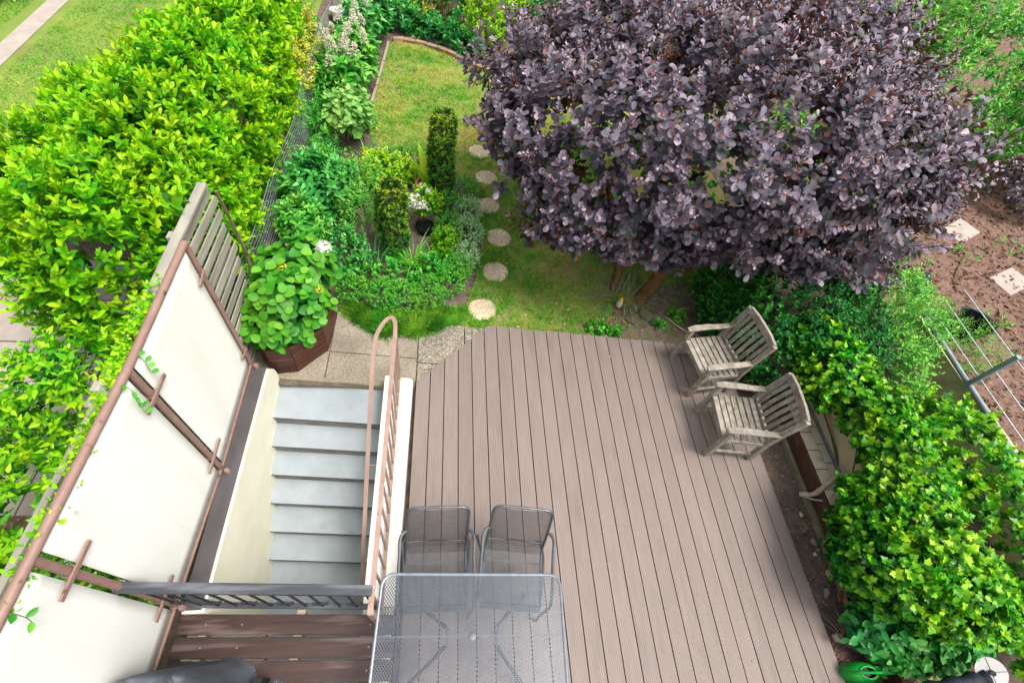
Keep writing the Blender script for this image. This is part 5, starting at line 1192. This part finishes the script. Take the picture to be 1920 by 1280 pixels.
# neighbour's side on the right
bush('neighbour_shrub', 'soft light green shrub across the boundary, nearest the ivy', 'shrub', (5.35, 3.3, B0), [(5.3, 3.2, .75, .55, .65, .55), (5.6, 3.7, .6, .6, .5, .5), (5.1, 2.6, .6, .35, .5, .45)], 700, 9, .15, .06, 'lance', .45, LF['mid'], .55, tint=(.3, 1), stems=4)
bush('neighbour_shrub', 'yellow green shrub across the boundary beside the beige wall', 'shrub', (5.3, 1.3, B0), [(5.25, 1.6, .55, .45, .6, .55), (5.2, .7, .6, .45, .6, .55), (5.25, .0, .6, .45, .5, .55)], 620, 9, .15, .08, 'lobed', .9, LF['maple'], .55, tint=(.3, 1), stems=4)
bush('feathery_bed_plant', 'feathery green plants on the dug soil by the wires', 'plant', (6.9, 3.5, B0), [(6.7, 3.6, .1, .6, .5, .45), (7.2, 3.3, .1, .5, .4, .35)], 380, 10, .25, .05, 'lance', .2, LF['mid'], .6, tint=(.4, 1), stems=4)
bush('purple_shrub', 'second purple leaved shrub at the right picture edge', 'shrub', (11.0, 6.9, B0), [(10.9, 6.9, .4, .6, .6, .5), (11.8, 7.2, .5, .7, .7, .6)], 450, 9, .2, .09, 'oval', .6, LF['smoke'], .5, tint=(.4, 1), stems=4)
bush('green_tree', 'green leafy tree beyond the purple tree in the far corner', 'tree', (10.5, 10.5, B0), [(9.0, 8.6, 1.3, 1.3, 1.2, 1.4), (10.6, 8.6, 1.3, 1.3, 1.3, 1.4), (8.2, 10.0, 1.4, 1.4, 1.3, 1.5), (11.5, 10.4, 1.5, 1.8, 1.6, 1.6), (13.0, 9.0, 1.2, 1.5, 1.5, 1.3)], 2600, 9, .26, .12, 'lance', .45, LF['mid'], .5, tint=(.2, 1), stems=6, inner=.8)

bush('ground_cover', 'low green ground cover below the far corner tree', 'plant', (9.5, 8.0, B0), [(8.6, 7.9, .0, 1.3, .7, .5), (10.8, 8.2, .1, 1.4, .8, .6), (12.8, 8.8, .2, 1.4, 1.0, .8), (7.2, 8.4, .1, 1.0, .8, .6)], 1100, 8, .2, .1, 'lance', .45, LF['mid'], .5, tint=(.2, 1), stems=3)
litter('soil_clods', 'lumps of dug earth on the neighbouring brown soil', [(6.2, 2.0), (13, 2.0), (13, 8), (6.4, 8)], 5000, 'clod', (.03, .09), GZ + .015)
bush('soil_weeds', 'scattered pale green weeds on the dug brown soil', 'weeds', (8.0, 4.5, B0), [(7.6, 5.2, -.08, .5, .25, .12), (8.9, 5.4, -.08, .3, .2, .12), (8.4, 4.0, -.08, .35, .2, .12), (10.2, 5.6, -.08, .5, .3, .15), (7.0, 6.6, .0, .8, .5, .4)], 200, 7, .12, .06, 'lance', .4, LF['mid'], .6, tint=(.3, 1), stems=2)
# ------------------------------------------------------------------ left: laurel hedge, shrubs, ivy on the screen
LH = [(-2.9, 3.3, 1.0, .62, .75, .9), (-2.75, 4.3, 1.05, .75, .85, .95), (-2.7, 5.4, 1.05, .75, .95, .95), (-2.65, 6.5, 1.0, .7, .95, .9), (-2.75, 7.6, 1.0, .7, .95, .85), (-3.5, 3.9, .9, .6, .7, .8), (-3.5, 5.0, .85, .65, .9, .75), (-2.45, 3.7, .9, .5, .6, .85), (-2.42, 4.6, .6, .3, 1.2, .65), (-2.4, 6.4, .5, .28, 1.2, .55), (-2.9, 8.6, .9, .65, .8, .75)]
lh, _l = bush('laurel_hedge', 'big lime green cherry laurel hedge beyond the wire fence', 'hedge', (-2.8, 5.5, B0), LH, 4500, 10, .19, .085, 'oval', .48, LF['laurel'], .6, (70, 22), .15, (.3, .95), big=300, inner=.72, stems=10, bump=.09, tj=.14)
bush('loose_shrub', 'loose pale green shrub on the neighbour side of the laurel', 'shrub', (-4.2, 5.6, B0), [(-4.1, 5.3, .4, .6, .8, .5), (-4.3, 6.6, .3, .6, .8, .45)], 320, 10, .26, .12, 'lance', .4, LF['mid'], .6, (70, 30), .2, (.4, 1))
bush('mixed_shrub', 'light green mixed shrub behind the privacy screen', 'shrub', (-2.9, 1.8, B0), [(-2.75, 2.0, .7, .45, .55, .6), (-2.72, 1.2, .5, .42, .6, .5), (-2.8, .5, .45, .45, .6, .5), (-2.85, -.3, .45, .5, .6, .5), (-3.3, 1.2, .5, .6, .9, .5), (-2.05, .9, .55, .12, 1.3, .5), (-2.1, 2.25, 1.0, .22, .5, .5)], 1700, 9, .18, .075, 'lance', .5, LF['laurel'], .55, (78, 35), .2, (.25, .9), big=120)
bush('far_shrub', 'dark green shrub beside the neighbour path', 'shrub', (-8.0, 10.5, B0), [(-7.9, 10.6, .4, .8, .9, .7), (-8.4, 9.2, .4, .8, .8, .6)], 300, 8, .25, .14, 'oval', .5, LF['mid'], .5, tint=(.1, .8))
# ivy creeping along the gap between fence and screen
iv = thing('creeper', 'small leaved yellow green creeper running along the screen top', 'creeper', (-1.83, 1.5, 1.8))
n = 620
yv = rng.beta(2.4, 1.5, n) * 2.2 + .0; yv = np.where(rng.random(n) < .45, rng.normal(1.85, .17, n), yv)
Pv = np.stack([-1.835 + rng.normal(0, .012, n) , yv, 1.85 + rng.normal(0, .025, n)], 1)
Av = nrmv(np.stack([rng.normal(.12, .35, n), rng.normal(0, .4, n), rng.uniform(.1, 1, n)], 1))
put_leaves(iv, shoots(Pv, Av, 3, .05, .034, 70, 40, .2, (.5, 1.0)), 'oval', .6, LF['laurel'], 60)
for x, y, z0, k_ in ((-1.775, 1.50, 1.885, 6), (-1.805, .36, 1.88, 3), (-1.775, 1.70, 1.885, 4)):
    pts = [(x + .022 * min(i, 2) + .002 * i, y - .012 * i, z0 + .012 * (i == 1) - .045 * max(i - 1, 0)) for i in range(k_ + 1)]
    MB().tube(pts, .002, 4).build('stem', MT['stem'], iv)
    q = np.array(pts[1:]); d = np.stack([rng.uniform(.3, .8, len(q)), rng.choice([-1, 1], len(q)) * .8, rng.normal(-.1, .2, len(q))], 1)
    put_leaves(iv, (q, d, np.tile([[.8, 0, .6]], (len(q), 1)), np.full(len(q), .05), rng.uniform(.2, .8, len(q))), 'oval', .6, LF['mid'], len(q))
for yv_, a_ in ((1.585, 1), (.565, 1)):
    n = 60; zz_ = rng.uniform(.35, 1.85, n)
    Pv = np.stack([np.full(n, -1.835), yv_ + rng.normal(0, .03, n), zz_], 1)
    put_leaves(iv, shoots(Pv, nrmv(rng.normal(size=(n, 3)) * [.2, 1, 1] + [.05, 0, .6]), 3, .04, .03, 70, 40, .2, (.1, .8)), 'oval', .6, LF['mid'], 0)
# laurel sprig that pokes over the fence end
bush('laurel_sprig', 'single laurel sprig poking over the slat fence corner', 'sprig', (-1.95, 3.05, 1.6), [(-1.93, 3.02, 1.86, .05, .05, .06)], 3, 6, .16, .12, 'oval', .45, LF['laurel'], .5, big=18, stems=1, tint=(.1, .7))
